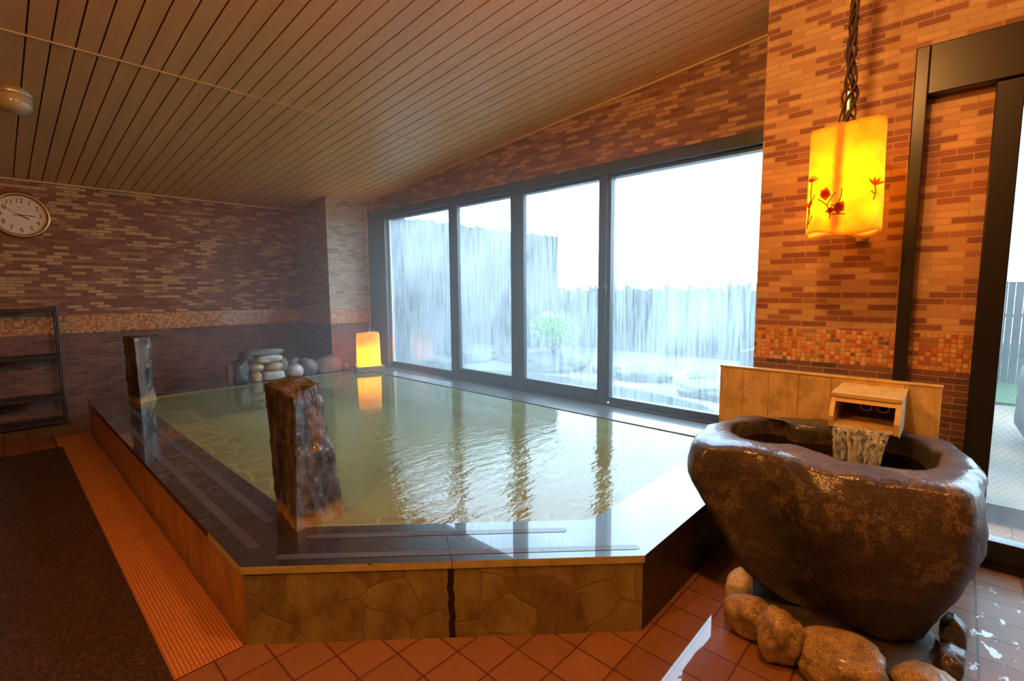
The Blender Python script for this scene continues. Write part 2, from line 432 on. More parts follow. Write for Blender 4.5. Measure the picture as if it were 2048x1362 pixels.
M_frame = plain('bronze_aluminium', (0.045, 0.055, 0.062), 0.35, Metallic=0.0)
M_framep = plain('grey_jamb_panel', (0.10, 0.125, 0.14), 0.5)
M_white = plain('white_gasket', (0.75, 0.78, 0.78), 0.5)
M_doorframe = plain('black_door_frame', (0.012, 0.011, 0.011), 0.32)
M_chrome = plain('dull_metal', (0.5, 0.48, 0.44), 0.3, Metallic=1.0)
M_plaster = plain('dark_plaster', (0.20, 0.12, 0.07), 0.8)

def stone_mat(name, cols, scale=7, speck=None, rough=0.6, coat=0.0, bumpd=0.01, bs=0.6, sthr=0.62, sscale=120):
    q = N(name); c = q.coord()
    n = q.noise(c, scale, 6, 0.65); f = q.noise(c, scale*9, 5, 0.7)
    col = q.ramp(n, [(0.32, cols[0]), (0.5, cols[1]), (0.68, cols[2])])
    if speck:
        sp = q.ramp(q.noise(c, sscale, 3, 0.6), [(sthr-0.04, 0.0), (sthr+0.04, 1.0)])
        col = q.mix(sp, col, speck)
    col = q.mix(q.math('MULTIPLY', f, 0.45), col, q.mix(1.0, col, (0.45, 0.45, 0.45), 'MULTIPLY'))
    q.pbr(col, rough, q.bump(q.math('ADD', n, q.math('MULTIPLY', f, 0.35)), bs, bumpd), Coat_Weight=coat, Coat_Roughness=0.12); return q.m

def tub_mat():
    q = N('tub_granite'); c = q.coord(); X, Y, Z = q.sep(c)
    grain = q.noise(c, 210, 3, 0.8); big = q.noise(c, 3.2, 5, 0.6); mid = q.noise(c, 22, 4, 0.65)
    col = q.ramp(grain, [(0.38, (0.018, 0.013, 0.009)), (0.5, (0.060, 0.040, 0.027)), (0.64, (0.15, 0.105, 0.062))])
    # lichen-yellow patches
    pt = q.math('MULTIPLY', q.ramp(big, [(0.46, 0.0), (0.56, 1.0)]), q.ramp(mid, [(0.48, 0.0), (0.54, 1.0)]))
    pt = q.math('MULTIPLY', pt, q.ramp(grain, [(0.42, 0.0), (0.58, 1.0)]))
    col = q.mix(q.math('MULTIPLY', pt, 0.9), col, (0.33, 0.24, 0.09))
    col = q.mix(q.ramp(q.noise(c, 2.0, 3), [(0.40, 1.0), (0.55, 0.0)]), col, q.mix(1.0, col, (0.6, 0.62, 0.62), 'MULTIPLY'))
    wet = q.n('ShaderNodeMapRange'); q.l(Z, wet.inputs[0]); wet.inputs[1].default_value = 0.52; wet.inputs[2].default_value = 0.66
    h = q.math('ADD', q.math('MULTIPLY', mid, 1.0), q.math('MULTIPLY', grain, 0.5))
    nd = q.pbr(col, 0.6, q.bump(h, 0.9, 0.010))
    q.l(q.math('ADD', q.math('MULTIPLY', wet.outputs[0], 0.75), 0.02), nd.inputs['Coat Weight']); nd.inputs['Coat Roughness'].default_value = 0.16
    q.l(q.bump(mid, 0.5, 0.008), nd.inputs['Coat Normal'])
    return q.m
M_tub = tub_mat()
M_basalt = stone_mat('wet_basalt', [(0.030, 0.028, 0.026), (0.07, 0.065, 0.06), (0.15, 0.14, 0.13)], 6, None, 0.4, 0.6, 0.02, 0.8)
def pillar_mat():
    q = N('pillar_basalt'); c = q.coord(); X, Y, Z = q.sep(c)
    n = q.noise(q.scale(c, (1, 1, 0.35)), 14, 6, 0.65); f = q.noise(c, 60, 5, 0.75)
    col = q.ramp(n, [(0.38, (0.018, 0.015, 0.013)), (0.5, (0.085, 0.068, 0.055)), (0.62, (0.19, 0.155, 0.125))])
    col = q.mix(q.math('MULTIPLY', f, 0.5), col, q.mix(1.0, col, (0.3, 0.3, 0.3), 'MULTIPLY'))
    # yellow mineral crust near the waterline
    zz = q.n('ShaderNodeMapRange'); q.l(q.math('ADD', Z, q.math('MULTIPLY', n, -0.08)), zz.inputs[0]); zz.inputs[1].default_value = 0.37; zz.inputs[2].default_value = 0.32
    col = q.mix(zz.outputs[0], col, (0.36, 0.24, 0.07))
    q.pbr(col, 0.38, q.bump(q.math('ADD', n, q.math('MULTIPLY', f, 0.5)), 0.9, 0.018), Coat_Weight=0.55, Coat_Roughness=0.14); return q.m
M_pillar = pillar_mat()
M_ystone = stone_mat('yellow_river_stone', [(0.30, 0.20, 0.08), (0.48, 0.34, 0.15), (0.58, 0.44, 0.22)], 9, (0.07, 0.045, 0.025), 0.5, 0.2, 0.004, 0.5, 0.60, 200)
M_wstone = stone_mat('pale_river_stone', [(0.34, 0.32, 0.24), (0.55, 0.53, 0.44), (0.66, 0.64, 0.56)], 14, (0.2, 0.18, 0.15), 0.5, 0.2, 0.004, 0.5, 0.66, 200)
M_gstone = stone_mat('grey_rock', [(0.10, 0.10, 0.09), (0.20, 0.19, 0.17), (0.30, 0.28, 0.26)], 12, None, 0.6, 0.1, 0.012, 0.7)
M_bstone = stone_mat('brown_rock', [(0.16, 0.11, 0.08), (0.24, 0.18, 0.13), (0.30, 0.23, 0.17)], 10, None, 0.6, 0.1, 0.012, 0.7)
M_dstone = stone_mat('dark_rock', [(0.03, 0.03, 0.026), (0.07, 0.06, 0.05), (0.11, 0.10, 0.08)], 10, None, 0.45, 0.4, 0.015, 0.8)
M_rough = stone_mat('speckled_yellow_boulder', [(0.10, 0.065, 0.03), (0.42, 0.29, 0.11), (0.54, 0.39, 0.17)], 11, (0.06, 0.035, 0.02), 0.55, 0.3, 0.008, 0.6, 0.58, 210)
M_mortar = stone_mat('dark_mortar', [(0.015, 0.012, 0.008), (0.035, 0.025, 0.018), (0.06, 0.045, 0.03)], 12, None, 0.6, 0.1, 0.01, 0.7)

def shade_mat(name, flower=False):
    q = N(name); c = q.coord()
    n = q.noise(c, 14, 4, 0.65)
    col = q.ramp(n, [(0.35, (0.98, 0.56, 0.03)), (0.6, (1.0, 0.74, 0.06))])
    tl = q.n('ShaderNodeBsdfTranslucent'); q.l(col, tl.inputs[0])
    df = q.n('ShaderNodeBsdfDiffuse'); q.l(q.mix(0.5, col, (0.9, 0.6, 0.3)), df.inputs[0])
    m1 = q.n('ShaderNodeMixShader'); m1.inputs[0].default_value = 0.35; q.l(tl.outputs[0], m1.inputs[1]); q.l(df.outputs[0], m1.inputs[2])
    q.l(m1.outputs[0], q.out.inputs[0]); return q.m
M_shade = shade_mat('amber_wax_shade')
def flower_mat(name, col):
    q = N(name)
    tl = q.n('ShaderNodeBsdfTranslucent'); tl.inputs[0].default_value = (*col, 1)
    df = q.n('ShaderNodeBsdfDiffuse'); df.inputs[0].default_value = (*col, 1)
    m1 = q.n('ShaderNodeMixShader'); m1.inputs[0].default_value = 0.3; q.l(tl.outputs[0], m1.inputs[1]); q.l(df.outputs[0], m1.inputs[2])
    q.l(m1.outputs[0], q.out.inputs[0]); return q.m
M_petal = flower_mat('pressed_red_petal', (0.42, 0.085, 0.008))
M_petald = flower_mat('pressed_violet_petal', (0.16, 0.05, 0.06))
M_stem = flower_mat('pressed_stem', (0.22, 0.07, 0.01))
M_rope = plain('dark_vine', (0.055, 0.030, 0.018), 0.8)
M_bulb = N('glowing_bulb'); _e = M_bulb.n('ShaderNodeEmission'); _e.inputs[0].default_value = (1, 0.62, 0.2, 1); _e.inputs[1].default_value = 25; M_bulb.l(_e.outputs[0], M_bulb.out.inputs[0]); M_bulb = M_bulb.m

# ------------------------------------------------------------------ the room
def ceil_z(y): return 2.60 + 0.0865 * (7.33 - y)
XL, YF = -3.6, -3.2

bm = bmesh.new(); box(bm, XL, 3.95, YF, 7.6, -0.12, 0.0)
structure(obj('floor', bm, M_floor), 'terracotta square tile floor, wet beside the stone tub', 'floor')
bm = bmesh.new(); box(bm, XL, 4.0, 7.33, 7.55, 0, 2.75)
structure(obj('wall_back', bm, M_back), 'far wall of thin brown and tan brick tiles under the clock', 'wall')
bm = bmesh.new(); box(bm, XL-0.2, XL, YF, 7.55, 0, 3.8)
structure(obj('wall_left', bm, M_plaster), None, None)
bm = bmesh.new(); box(bm, XL-0.2, 3.95, YF-0.2, YF, 0, 3.8)
structure(obj('wall_front', bm, M_plaster), None, None)
# column in the far corner (two visible faces)
bm = bmesh.new(); box(bm, 3.17, 3.98, 6.36, 7.33, 0, 2.80)
for f in bm.faces:
    bmesh.ops.recalc_face_normals(bm, faces=bm.faces)
    break
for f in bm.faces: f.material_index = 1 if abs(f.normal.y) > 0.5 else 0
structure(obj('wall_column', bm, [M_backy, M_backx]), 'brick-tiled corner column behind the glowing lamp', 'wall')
# wall over the windows
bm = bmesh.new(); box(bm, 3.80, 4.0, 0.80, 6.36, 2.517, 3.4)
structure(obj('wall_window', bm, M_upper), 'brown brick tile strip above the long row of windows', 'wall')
# right wall pier between window and door
bm = bmesh.new(); box(bm, 3.35, 4.0, 0.225, 0.967, 0, 3.5)
for f in bm.faces: f.normal_update(); f.material_index = 1 if abs(f.normal.y) > 0.5 else 0
structure(obj('wall_right', bm, [M_right, M_rightx]), 'tan and brown brick tile wall behind the hanging lamp', 'wall')
bm = bmesh.new(); box(bm, 3.35, 4.0, YF, 0.225, 2.59, 3.6)
structure(obj('wall_lintel', bm, M_right), 'brick tile wall above the black door frame', 'wall')
bm = bmesh.new(); box(bm, 3.385, 3.60, -0.075, 0.205, 0, 2.39)
structure(obj('wall_panel', bm, M_right), 'narrow brick tile panel inside the black door frame', 'wall')
bm = bmesh.new(); box(bm, 3.35, 4.0, YF, -1.75, 0, 2.59)
structure(obj('wall_side', bm, M_right), None, None)
# ledge below the windows (outside the pool) is built with the pool

# ceiling: individual boards with shadow gaps, sloping up towards the camera
bm = bmesh.new()
pitch = 0.107; x = 0.261 - pitch*40
def cz(y, d=0.0): return ceil_z(y) + d
def slopebox(bm, x0, x1, y0, y1, d0, d1, mi=0):
    vs = [bm.verts.new((x, y, cz(y, d))) for d in (d0, d1) for y in (y0, y1) for x in (x0, x1)]
    for f in ((0,1,3,2), (4,6,7,5), (0,4,5,1), (2,3,7,6), (0,2,6,4), (1,5,7,3)):
        bm.faces.new([vs[i] for i in f]).material_index = mi
while x < 3.98:
    x0, x1 = max(x + 0.0045, XL), min(x + pitch - 0.0045, 3.98)
    if x1 > x0 + 0.01:
        slopebox(bm, x0, x1, YF, 4.045, 0, 0.012)
        slopebox(bm, x0, x1, 4.055, 7.34, 0, 0.012)
    x += pitch
slopebox(bm, XL, 3.98, YF, 7.34, 0.0125, 0.06, 1)
structure(obj('ceiling', bm, [M_ceil, M_groove]), 'sloping ceiling of long orange-brown wood boards', 'ceiling')
bm = bmesh.new(); slopebox(bm, XL, 3.80, 4.042, 4.060, -0.004, 0.012)
structure(obj('trim_1', bm, M_batten), 'pale batten crossing the ceiling boards', 'trim')
bm = bmesh.new(); slopebox(bm, 3.778, 3.80, 0.967, 6.36, -0.012, 0.0)
structure(obj('trim_2', bm, M_batten), 'pale strip where ceiling meets window wall', 'trim')
bm = bmesh.new(); slopebox(bm, XL, 3.17, 7.305, 7.33, -0.014, 0.0)
structure(obj('trim_3', bm, M_batten), 'pale strip where ceiling meets the clock wall', 'trim')

# ------------------------------------------------------------------ windows
def window(n, y0, y1, zs, gx, label, glass, extra=None):
    w = empty('window_%d' % n, (0, 0, 0)); structure(w, label, 'window')
    bm = bmesh.new(); box(bm, gx, gx+0.006, y0-0.02, y1+0.02, zs-0.02, 2.44)
    obj('glass_pane', bm, glass, w)
    return w
w1 = window(1, 4.585, 5.94, 0.40, 3.895, 'fogged fixed window farthest away, next to the glowing lamp', M_glass)
bm = bmesh.new()
box(bm, 3.80, 3.93, 5.94, 6.36, 0.335, 2.517)       # jamb panel
obj('jamb_panel', bm, M_framep, w1)
bm = bmesh.new(); box(bm, 3.86, 3.885, 5.905, 5.94, 0.40, 2.42); obj('gasket', bm, M_white, w1)
bm = bmesh.new(); box(bm, 3.86, 3.93, 4.50, 5.94, 0.335, 0.402); obj('bottom_rail', bm, M_frame, w1)
w2 = window(2, 3.566, 4.43, 0.462, 3.865, 'fogged sliding window, second from the far end', M_glass)
bm = bmesh.new()
box(bm, 3.825, 3.885, 4.43, 4.585, 0.345, 2.43); box(bm, 3.825, 3.885, 3.50, 3.566, 0.345, 2.43)
obj('stile', bm, M_frame, w2, bevel=0.004)
bm = bmesh.new(); box(bm, 3.83, 3.885, 3.566, 4.43, 0.345, 0.462); obj('bottom_rail', bm, M_frame, w2, bevel=0.004)
w3 = window(3, 2.467, 3.383, 0.462, 3.865, 'fogged sliding window showing the green shrub', M_glassw)
bm = bmesh.new()
box(bm, 3.825, 3.885, 3.383, 3.50, 0.345, 2.43); box(bm, 3.825, 3.885, 2.385, 2.467, 0.345, 2.43)
w3_stile = obj('stile', bm, M_frame, w3, bevel=0.004)
bm = bmesh.new(); box(bm, 3.83, 3.885, 2.467, 3.383, 0.345, 0.462); obj('bottom_rail', bm, M_frame, w3, bevel=0.004)
bm = bmesh.new()
box(bm, 3.80, 3.825, 2.375, 2.40, 1.40, 1.455)
tube(bm, [(3.80, 2.385, 1.425), (3.785, 2.365, 1.43), (3.785, 2.345, 1.418)], 0.008, 8)
obj('latch', bm, M_frame, w3_stile)
w4 = window(4, 0.85, 2.353, 0.40, 3.90, 'wide fixed window beside the brick pier', M_glass)
bm = bmesh.new(); box(bm, 3.85, 3.93, 2.353, 2.385, 0.36, 2.43); obj('stile', bm, M_frame, w4)
bm = bmesh.new(); box(bm, 3.86, 3.93, 0.85, 2.353, 0.335, 0.402); obj('bottom_rail', bm, M_frame, w4)
bm = bmesh.new(); box(bm, 3.79, 3.95, 0.85, 6.0, 2.425, 2.517); box(bm, 3.85, 3.95, 0.85, 6.0, 2.395, 2.425)
structure(obj('trim_4', bm, M_frame, bevel=0.004), 'dark metal head frame along the top of the windows', 'window frame')
bm = bmesh.new(); box(bm, 3.805, 3.93, 0.85, 5.94, 0.30, 0.345)
structure(obj('trim_5', bm, M_frame), 'dark metal sill track below the windows', 'window frame')

# ------------------------------------------------------------------ glass door on the right
d1 = empty('door_1'); structure(d1, 'black-framed glass sliding door at the right edge', 'door')
bm = bmesh.new()
box(bm, 3.29, 3.42, 0.192, 0.247, 0, 2.603)
box(bm, 3.29, 3.42, -1.80, 0.192, 2.365, 2.603)
obj('door_frame', bm, M_doorframe, d1, bevel=0.005)
bm = bmesh.new()
box(bm, 3.31, 3.39, -0.155, -0.057, 0.02, 2.365)
obj('stile', bm, M_doorframe, d1, bevel=0.006)
bm = bmesh.new(); box(bm, 3.31, 3.39, -1.75, -0.155, 0.02, 0.135); obj('bottom_rail', bm, M_doorframe, d1, bevel=0.005)
bm = bmesh.new(); box(bm, 3.31, 3.39, -1.75, -0.155, 2.25, 2.365); obj('top_rail', bm, M_doorframe, d1)
bm = bmesh.new(); box(bm, 3.345, 3.351, -1.75, -0.15, 0.13, 2.26); obj('glass_pane', bm, M_glassd, d1)
bm = bmesh.new(); box(bm, 3.28, 3.44, -1.80, -0.02, 0, 0.02); obj('threshold', bm, M_doorframe, d1)

# ------------------------------------------------------------------ the pool
pool = empty('bathing_pool', (1.9, 3.5, 0))
tag(pool, 'large raised stone-walled bathing pool with a wet black granite rim', 'pool')
def pobj(name, bm, mats, **kw):
    o = obj(name, bm, mats, None, **kw); o.parent = pool; o.matrix_parent_inverse = pool.matrix_world.inverted()
    o.location = (0, 0, 0)
    o.matrix_parent_inverse = Matrix.Translation((-1.9, -3.5, 0))
    return o
O = [(0.58, 6.40), (0.58, 2.00), (1.715, 0.87), (3.35, 0.87)]
I = [(0.91, 6.05), (0.91, 2.12), (1.83, 1.20), (3.42, 1.20)]
e = 0.008
# masonry walls
bm = bmesh.new(); prism(bm, [(O[0][0]+e, O[0][1]-e), (O[1][0]+e, O[1][1]), I[1], I[0]], 0, 0.299, 1, 1)
w = pobj('curb_wall', bm, [M_flagL, M_flagL]); w['label'] = 'long left side wall of the pool'
bm = bmesh.new(); prism(bm, [(O[1][0]+e, O[1][1]), (O[2][0], O[2][1]+e), I[2], I[1]], 0, 0.299)
w = pobj('curb_wall', bm, M_flag); w['label'] = 'crazy-paved front wall with a black streak'
bm = bmesh.new(); prism(bm, [(O[2][0], O[2][1]+e), (O[3][0], O[3][1]+e), (3.35, 1.20), I[2]], 0, 0.299)
w = pobj('curb_wall', bm, M_flagR); w['label'] = 'dark green right side wall with shade painted into its colour'
bm = bmesh.new(); box(bm, 0.59, 3.17, 6.05, 6.39, 0, 0.299)
pobj('curb_wall', bm, M_flagR)
# granite copings
g = 0.0012
def cop(poly, side=None):
    bm = bmesh.new(); prism(bm, poly, 0.300, 0.331, 0, 1)
    o = pobj('granite_coping', bm, [M_granite, side or M_deposit])
    return o
cop([O[0], (0.58, 3.9+g), (0.91, 3.9+g), I[0]][::1] if False else [(0.58, 6.05), (0.58, 3.9+g), (0.91, 3.9+g), (0.91, 6.05)], M_edgeL)
cop([(0.58, 3.9-g), (0.58, 2.42+g), (0.91, 2.42+g), (0.91, 3.9-g)], M_edgeL)
cop([(0.58, 2.42-g), O[1], I[1], (0.91, 2.42-g)])
def lerp(a, b, t): return (a[0]+(b[0]-a[0])*t, a[1]+(b[1]-a[1])*t)
tO, tI = 0.515, 0.47
cop([O[1], lerp(O[1], O[2], tO-0.0008), lerp(I[1], I[2], tI-0.0008), I[1]])
cop([lerp(O[1], O[2], tO+0.0008), O[2], I[2], lerp(I[1], I[2], tI+0.0008)])
cop([O[2], O[3], (3.35, 1.20), I[2]], M_edgeL)
cop([(0.58, 6.05), (3.17, 6.05), (3.17, 6.40), (0.58, 6.40)])
# anti-slip strips (rounded ends) set in the copings
def strip(a, b, w):
    a = Vector((*a, 0)); b = Vector((*b, 0)); d = (b-a).normalized(); n = Vector((-d.y, d.x, 0))
    pts = []
    for c0, s in ((b, 0), (a, math.pi)):
        for k in range(9):
            t = -math.pi/2 + math.pi*k/8 + s
            p = c0 + (d*math.cos(t) + n*math.sin(t))*w/2
            pts.append((p.x, p.y))
    bm = bmesh.new(); prism(bm, pts, 0.326, 0.3325)
    pobj('anti_slip_strip', bm, M_strip)
strip((0.672, 2.13), (0.672, 6.15), 0.042)
strip((0.806, 2.32), (0.806, 5.95), 0.042)
strip((0.715, 1.957), (1.745, 0.931), 0.036)
strip((0.872, 2.028), (1.66, 1.242), 0.036)
# window-side tiled ledge
q = N('wet_ledge_tiles'); c_ = q.coord(); X_, Y_, Z_ = q.sep(c_)
b_ = q.n('ShaderNodeTexBrick', offset=0.0); q.l(q.comb(q.math('ADD', X_, 0.38*3-3.42), q.math('ADD', Y_, 3.0)), b_.inputs['Vector'])
for k, v in (('Scale', 1), ('Brick Width', 0.38), ('Row Height', 0.60), ('Mortar Size', 0.003)): b_.inputs[k].default_value = v
b_.inputs['Color1'].default_value = (0.10, 0.11, 0.11, 1); b_.inputs['Color2'].default_value = (0.13, 0.135, 0.13, 1); b_.inputs['Mortar'].default_value = (0.3, 0.3, 0.28, 1)
q.pbr(b_.outputs['Color'], 0.3, None, Coat_Weight=1.0, Coat_Roughness=0.03, Coat_IOR=1.6)
M_ledge = q.m
bm = bmesh.new(); prism(bm, [(3.42, 0.97), (3.80, 0.97), (3.80, 6.36), (3.42, 6.36)], 0.0, 0.331)
pobj('window_ledge', bm, M_ledge)
bm = bmesh.new(); prism(bm, [(3.35, 0.97), (3.42, 0.97), (3.42, 1.20), (3.35, 1.20)], 0.0, 0.331)
pobj('coping_end', bm, M_granite)
bm = bmesh.new(); box(bm, 3.17, 3.42, 6.05, 6.36, 0, 0.331); pobj('corner_ledge', bm, M_ledge)
bm = bmesh.new(); box(bm, 3.412, 3.422, 1.20, 6.05, 0.20, 0.334); pobj('metal_edge', bm, M_frame)
# seat and bottom
bm = bmesh.new(); prism(bm, [(0.912, 6.048), (0.912, 2.122), (1.83, 1.205), (3.41, 1.205), (3.41, 1.62), (2.02, 1.62), (1.36, 2.28), (1.36, 6.048)], 0.002, 0.155)
pobj('submerged_seat', bm, M_flagU)
bm = bmesh.new(); prism(bm, [(1.362, 6.045), (1.362, 2.285), (2.03, 1.623), (3.41, 1.623), (3.41, 6.045)], 0.001, 0.012)
pobj('pool_bottom', bm, plain('pool_bottom_slab', (0.30, 0.33, 0.19), 0.8))
# water
bm = bmesh.new()
vs = [bm.verts.new((x, y, 0.3275)) for x, y in [(0.911, 6.049), (0.911, 2.121), (1.831, 1.201), (3.411, 1.201), (3.411, 6.049)]]
bm.faces.new(vs)
pw = obj('pool_water', bm, M_water); tag(pw, 'milky green hot spring water filling the pool, reflecting the windows', 'water', kind='stuff')

# ------------------------------------------------------------------ rocks
def rock(name, c, d, seed, mat, rot=(0, 0, 0), rough=0.10, sq=2.3, sub=4, flat=None, parent=None):
    bm = bmesh.new(); bmesh.ops.create_icosphere(bm, subdivisions=sub, radius=1)
    off = Vector((seed*3.7, seed*1.3, seed*2.1))
    for v in bm.verts:
        p = v.co.normalized()
        k = (abs(p.x)**sq + abs(p.y)**sq + abs(p.z)**sq)**(-1/sq)
        p = p*k
        n = noise.fractal(p*0.9 + off, 0.9, 2.0, 3)*rough*1.6 + noise.fractal(p*3.5 + off, 1.0, 2.0, 3)*rough*0.35
        p = p*(1+n)
        v.co = Vector((p.x*d[0]/2, p.y*d[1]/2, p.z*d[2]/2))
    rm = Matrix.Rotation(rot[2], 3, 'Z') @ Matrix.Rotation(rot[1], 3, 'Y') @ Matrix.Rotation(rot[0], 3, 'X')
    for v in bm.verts: v.co = rm @ v.co
    if flat is not None:
        for v in bm.verts: v.co.z = max(v.co.z, flat - c[2])
    o = obj(name, bm, mat, parent, smooth=True); o.location = c
    return o
def trock(label, cat, group, *a, **k):
    o = rock(*a, **k); tag(o, label, cat, group); return o

GS = 'stones piled on the far rim of the pool'
Z0 = 0.331
def sx(name, label, x0, x1, z0, z1, seed, mat, dy=0.20, y=6.2, **k):
    return trock(label, 'stone', GS, name, ((x0+x1)/2, y, (z0+z1)/2), (x1-x0, dy, z1-z0), seed, mat, flat=Z0, **k)
sx('flat_stone', 'long flat grey-green slab lying on top of the pile of stones', 2.03, 2.43, 0.638, 0.712, 1, M_gstone, 0.2, 6.21, sq=3.5, rough=0.05)
sx('flat_stone', 'flat whitish stone directly under the grey-green top slab', 2.10, 2.41, 0.545, 0.645, 2, M_wstone, 0.2, 6.18, sq=2.8, rough=0.07)
sx('river_stone', 'rounded yellow stone on the left of the pile, third from the water', 2.02, 2.195, 0.445, 0.552, 3, M_ystone, 0.18, 6.17, rough=0.05)
sx('river_stone', 'smooth tan stone on the right of the pile above the white block', 2.205, 2.415, 0.432, 0.552, 4, M_ystone, 0.18, 6.17, rough=0.06)
sx('river_stone', 'small orange block at the bottom left of the stone pile', 2.04, 2.155, 0.325, 0.452, 5, M_ystone, 0.14, 6.15, sq=3, rough=0.06)
sx('river_stone', 'flat white speckled stone at the bottom of the pile by the water', 2.155, 2.42, 0.325, 0.442, 6, M_wstone, 0.2, 6.16, sq=3, rough=0.06)
sx('rock', 'large dark jagged rock left of the stone pile', 1.845, 2.035, 0.30, 0.60, 7, M_dstone, 0.26, 6.22, sq=2.8, rough=0.16)
sx('rock', 'slim brown upright stone at the far left of the pile', 1.795, 1.87, 0.31, 0.575, 8, M_bstone, 0.1, 6.2, sq=4, rough=0.06)
sx('rock', 'dark rough stone propped under the left end of the top slab', 1.95, 2.10, 0.555, 0.70, 9, M_dstone, 0.18, 6.24, rough=0.13)
sx('rock', 'narrow grey granite stone just right of the pile', 2.385, 2.50, 0.31, 0.575, 10, M_gstone, 0.16, 6.24, sq=3.2, rough=0.08)
sx('river_stone', 'egg-shaped yellowish stone by the water, right of the pile', 2.47, 2.655, 0.315, 0.492, 11, M_wstone, 0.17, 6.14, rough=0.05, rot=(0, 0.35, 0))
sx('rock', 'dark grey rock behind the egg-shaped stone', 2.475, 2.70, 0.30, 0.560, 12, M_dstone, 0.15, 6.29, sq=3, rough=0.1)
sx('rock', 'grey-brown angular rock between egg-shaped stone and domed boulder', 2.67, 2.87, 0.30, 0.540, 13, M_gstone, 0.22, 6.23, sq=2.8, rough=0.12)
sx('rock', 'wide brown domed boulder against the corner column', 2.855, 3.195, 0.22, 0.560, 14, M_bstone, 0.26, 6.215, sq=2.6, rough=0.08)
sx('rock', 'small pale stone between domed boulder and glowing lamp', 3.195, 3.33, 0.30, 0.436, 15, M_bstone, 0.16, 6.22, rough=0.1)

# stones round the foot of the tub
GB = 'boulders at the foot of the stone tub'
def bs(label, c, d, seed, mat, rz=0, **k):
    return trock(label, 'stone', GB, 'boulder', c, d, seed, mat, rot=(0, 0, rz), flat=0.0, **{'sq': 2.5, 'rough': 0.13, **k})
bs('pale speckled stone at the foot of the tub, farthest back', (2.14, 0.635, 0.085), (0.13, 0.11, 0.17), 21, M_wstone)
bs('rounded yellow stone at the tub foot, left of the heart-shaped gap', (2.00, 0.555, 0.07), (0.15, 0.165, 0.155), 22, M_rough)
bs('upright rounded orange-yellow stone leaning on its neighbour at the tub foot', (1.925, 0.418, 0.09), (0.145, 0.155, 0.205), 23, M_rough, 0.5)
bs('largest yellow boulder with dark mottling in front of the tub', (1.95, 0.222, 0.075), (0.20, 0.275, 0.18), 24, M_rough, 0.2)
bs('low brown boulder at the bottom of the picture below the tub', (2.045, -0.01, 0.045), (0.17, 0.21, 0.13), 25, M_rough)
bs('small wet black stone at the right foot of the tub', (2.42, -0.06, 0.07), (0.11, 0.08, 0.14), 26, M_dstone)
bs('dark wet stone below the right corner of the tub', (2.27, -0.06, 0.05), (0.14, 0.08, 0.11), 27, M_dstone)
# mortar bed
bm = bmesh.new()
rings = []
for zz, s in ((0.0, 1.0), (0.022, 0.97), (0.03, 0.9)):
    r = []
    for k in range(48):
        a = 2*math.pi*k/48
        rr = 1 + 0.08*noise.noise(Vector((math.cos(a)*2, math.sin(a)*2, 3.1)))
        r.append(Vector((2.28 + math.cos(a)*0.36*rr*s, 0.30 + math.sin(a)*0.35*rr*s, zz)))
    rings.append(r)
loft(bm, rings)
o = obj('mortar_bed', bm, M_mortar, smooth=True); tag(o, 'dark wet mortar bed between the boulders under the stone tub', 'mortar')

# ------------------------------------------------------------------ stone tub
OUT = [(2.105, 0.80), (2.145, 0.87), (2.26, 0.90), (2.45, 0.905), (2.66, 0.90), (2.83, 0.82), (2.93, 0.65), (2.96, 0.45), (2.985, 0.25), (2.985, 0.07), (2.92, -0.01), (2.69, -0.075), (2.45, -0.105), (2.27, -0.06), (2.17, 0.08), (2.115, 0.24), (2.125, 0.38), (2.19, 0.52), (2.18, 0.66)]
INN = [(2.41, 0.745), (2.482, 0.801), (2.60, 0.835), (2.70, 0.81), (2.82, 0.735), (2.84, 0.67), (2.76, 0.585), (2.80, 0.47), (2.86, 0.36), (2.885, 0.22), (2.85, 0.12), (2.75, 0.07), (2.55, 0.035), (2.42, 0.06), (2.365, 0.14), (2.335, 0.25), (2.335, 0.33), (2.385, 0.41), (2.425, 0.49), (2.40, 0.58), (2.375, 0.68)]
NT = 160
def resample(pts, n):
    """closed Catmull-Rom by polyline, resampled by angle about a common axis"""
    m_ = len(pts); out = []
    fine = []
    for i in range(m_):
        p0, p1, p2, p3 = [Vector((*pts[(i+j) % m_], 0)) for j in (-1, 0, 1, 2)]
        for t in [k/12 for k in range(12)]:
            fine.append(0.5*((2*p1) + (p2-p0)*t + (2*p0-5*p1+4*p2-p3)*t*t + (3*p1-p0-3*p2+p3)*t**3))
    ang0 = Vector((1, 0.0, 0))
    L = [0]
    for i in range(len(fine)): L.append(L[-1] + (fine[(i+1) % len(fine)]-fine[i]).length)
    T = L[-1]; j = 0
    for k in range(n):
        s = T*k/n
        while L[j+1] < s: j += 1
        t = (s-L[j])/(L[j+1]-L[j]+1e-9)
        out.append(fine[j].lerp(fine[(j+1) % len(fine)], t))
    return out
ro = resample(OUT, NT); ri = resample(INN, NT)
def bb(P): return min(p.x for p in P), max(p.x for p in P), min(p.y for p in P), max(p.y for p in P)
xo0, xo1, yo0, yo1 = bb(ro)
def mapped(x0, x1, y0, y1, z, sq=0.0):
    r = []
    for p in ro:
        u = (p.x-xo0)/(xo1-xo0); v = (p.y-yo0)/(yo1-yo0)
        r.append(Vector((x0+u*(x1-x0), y0+v*(y1-y0), z)))
    return r
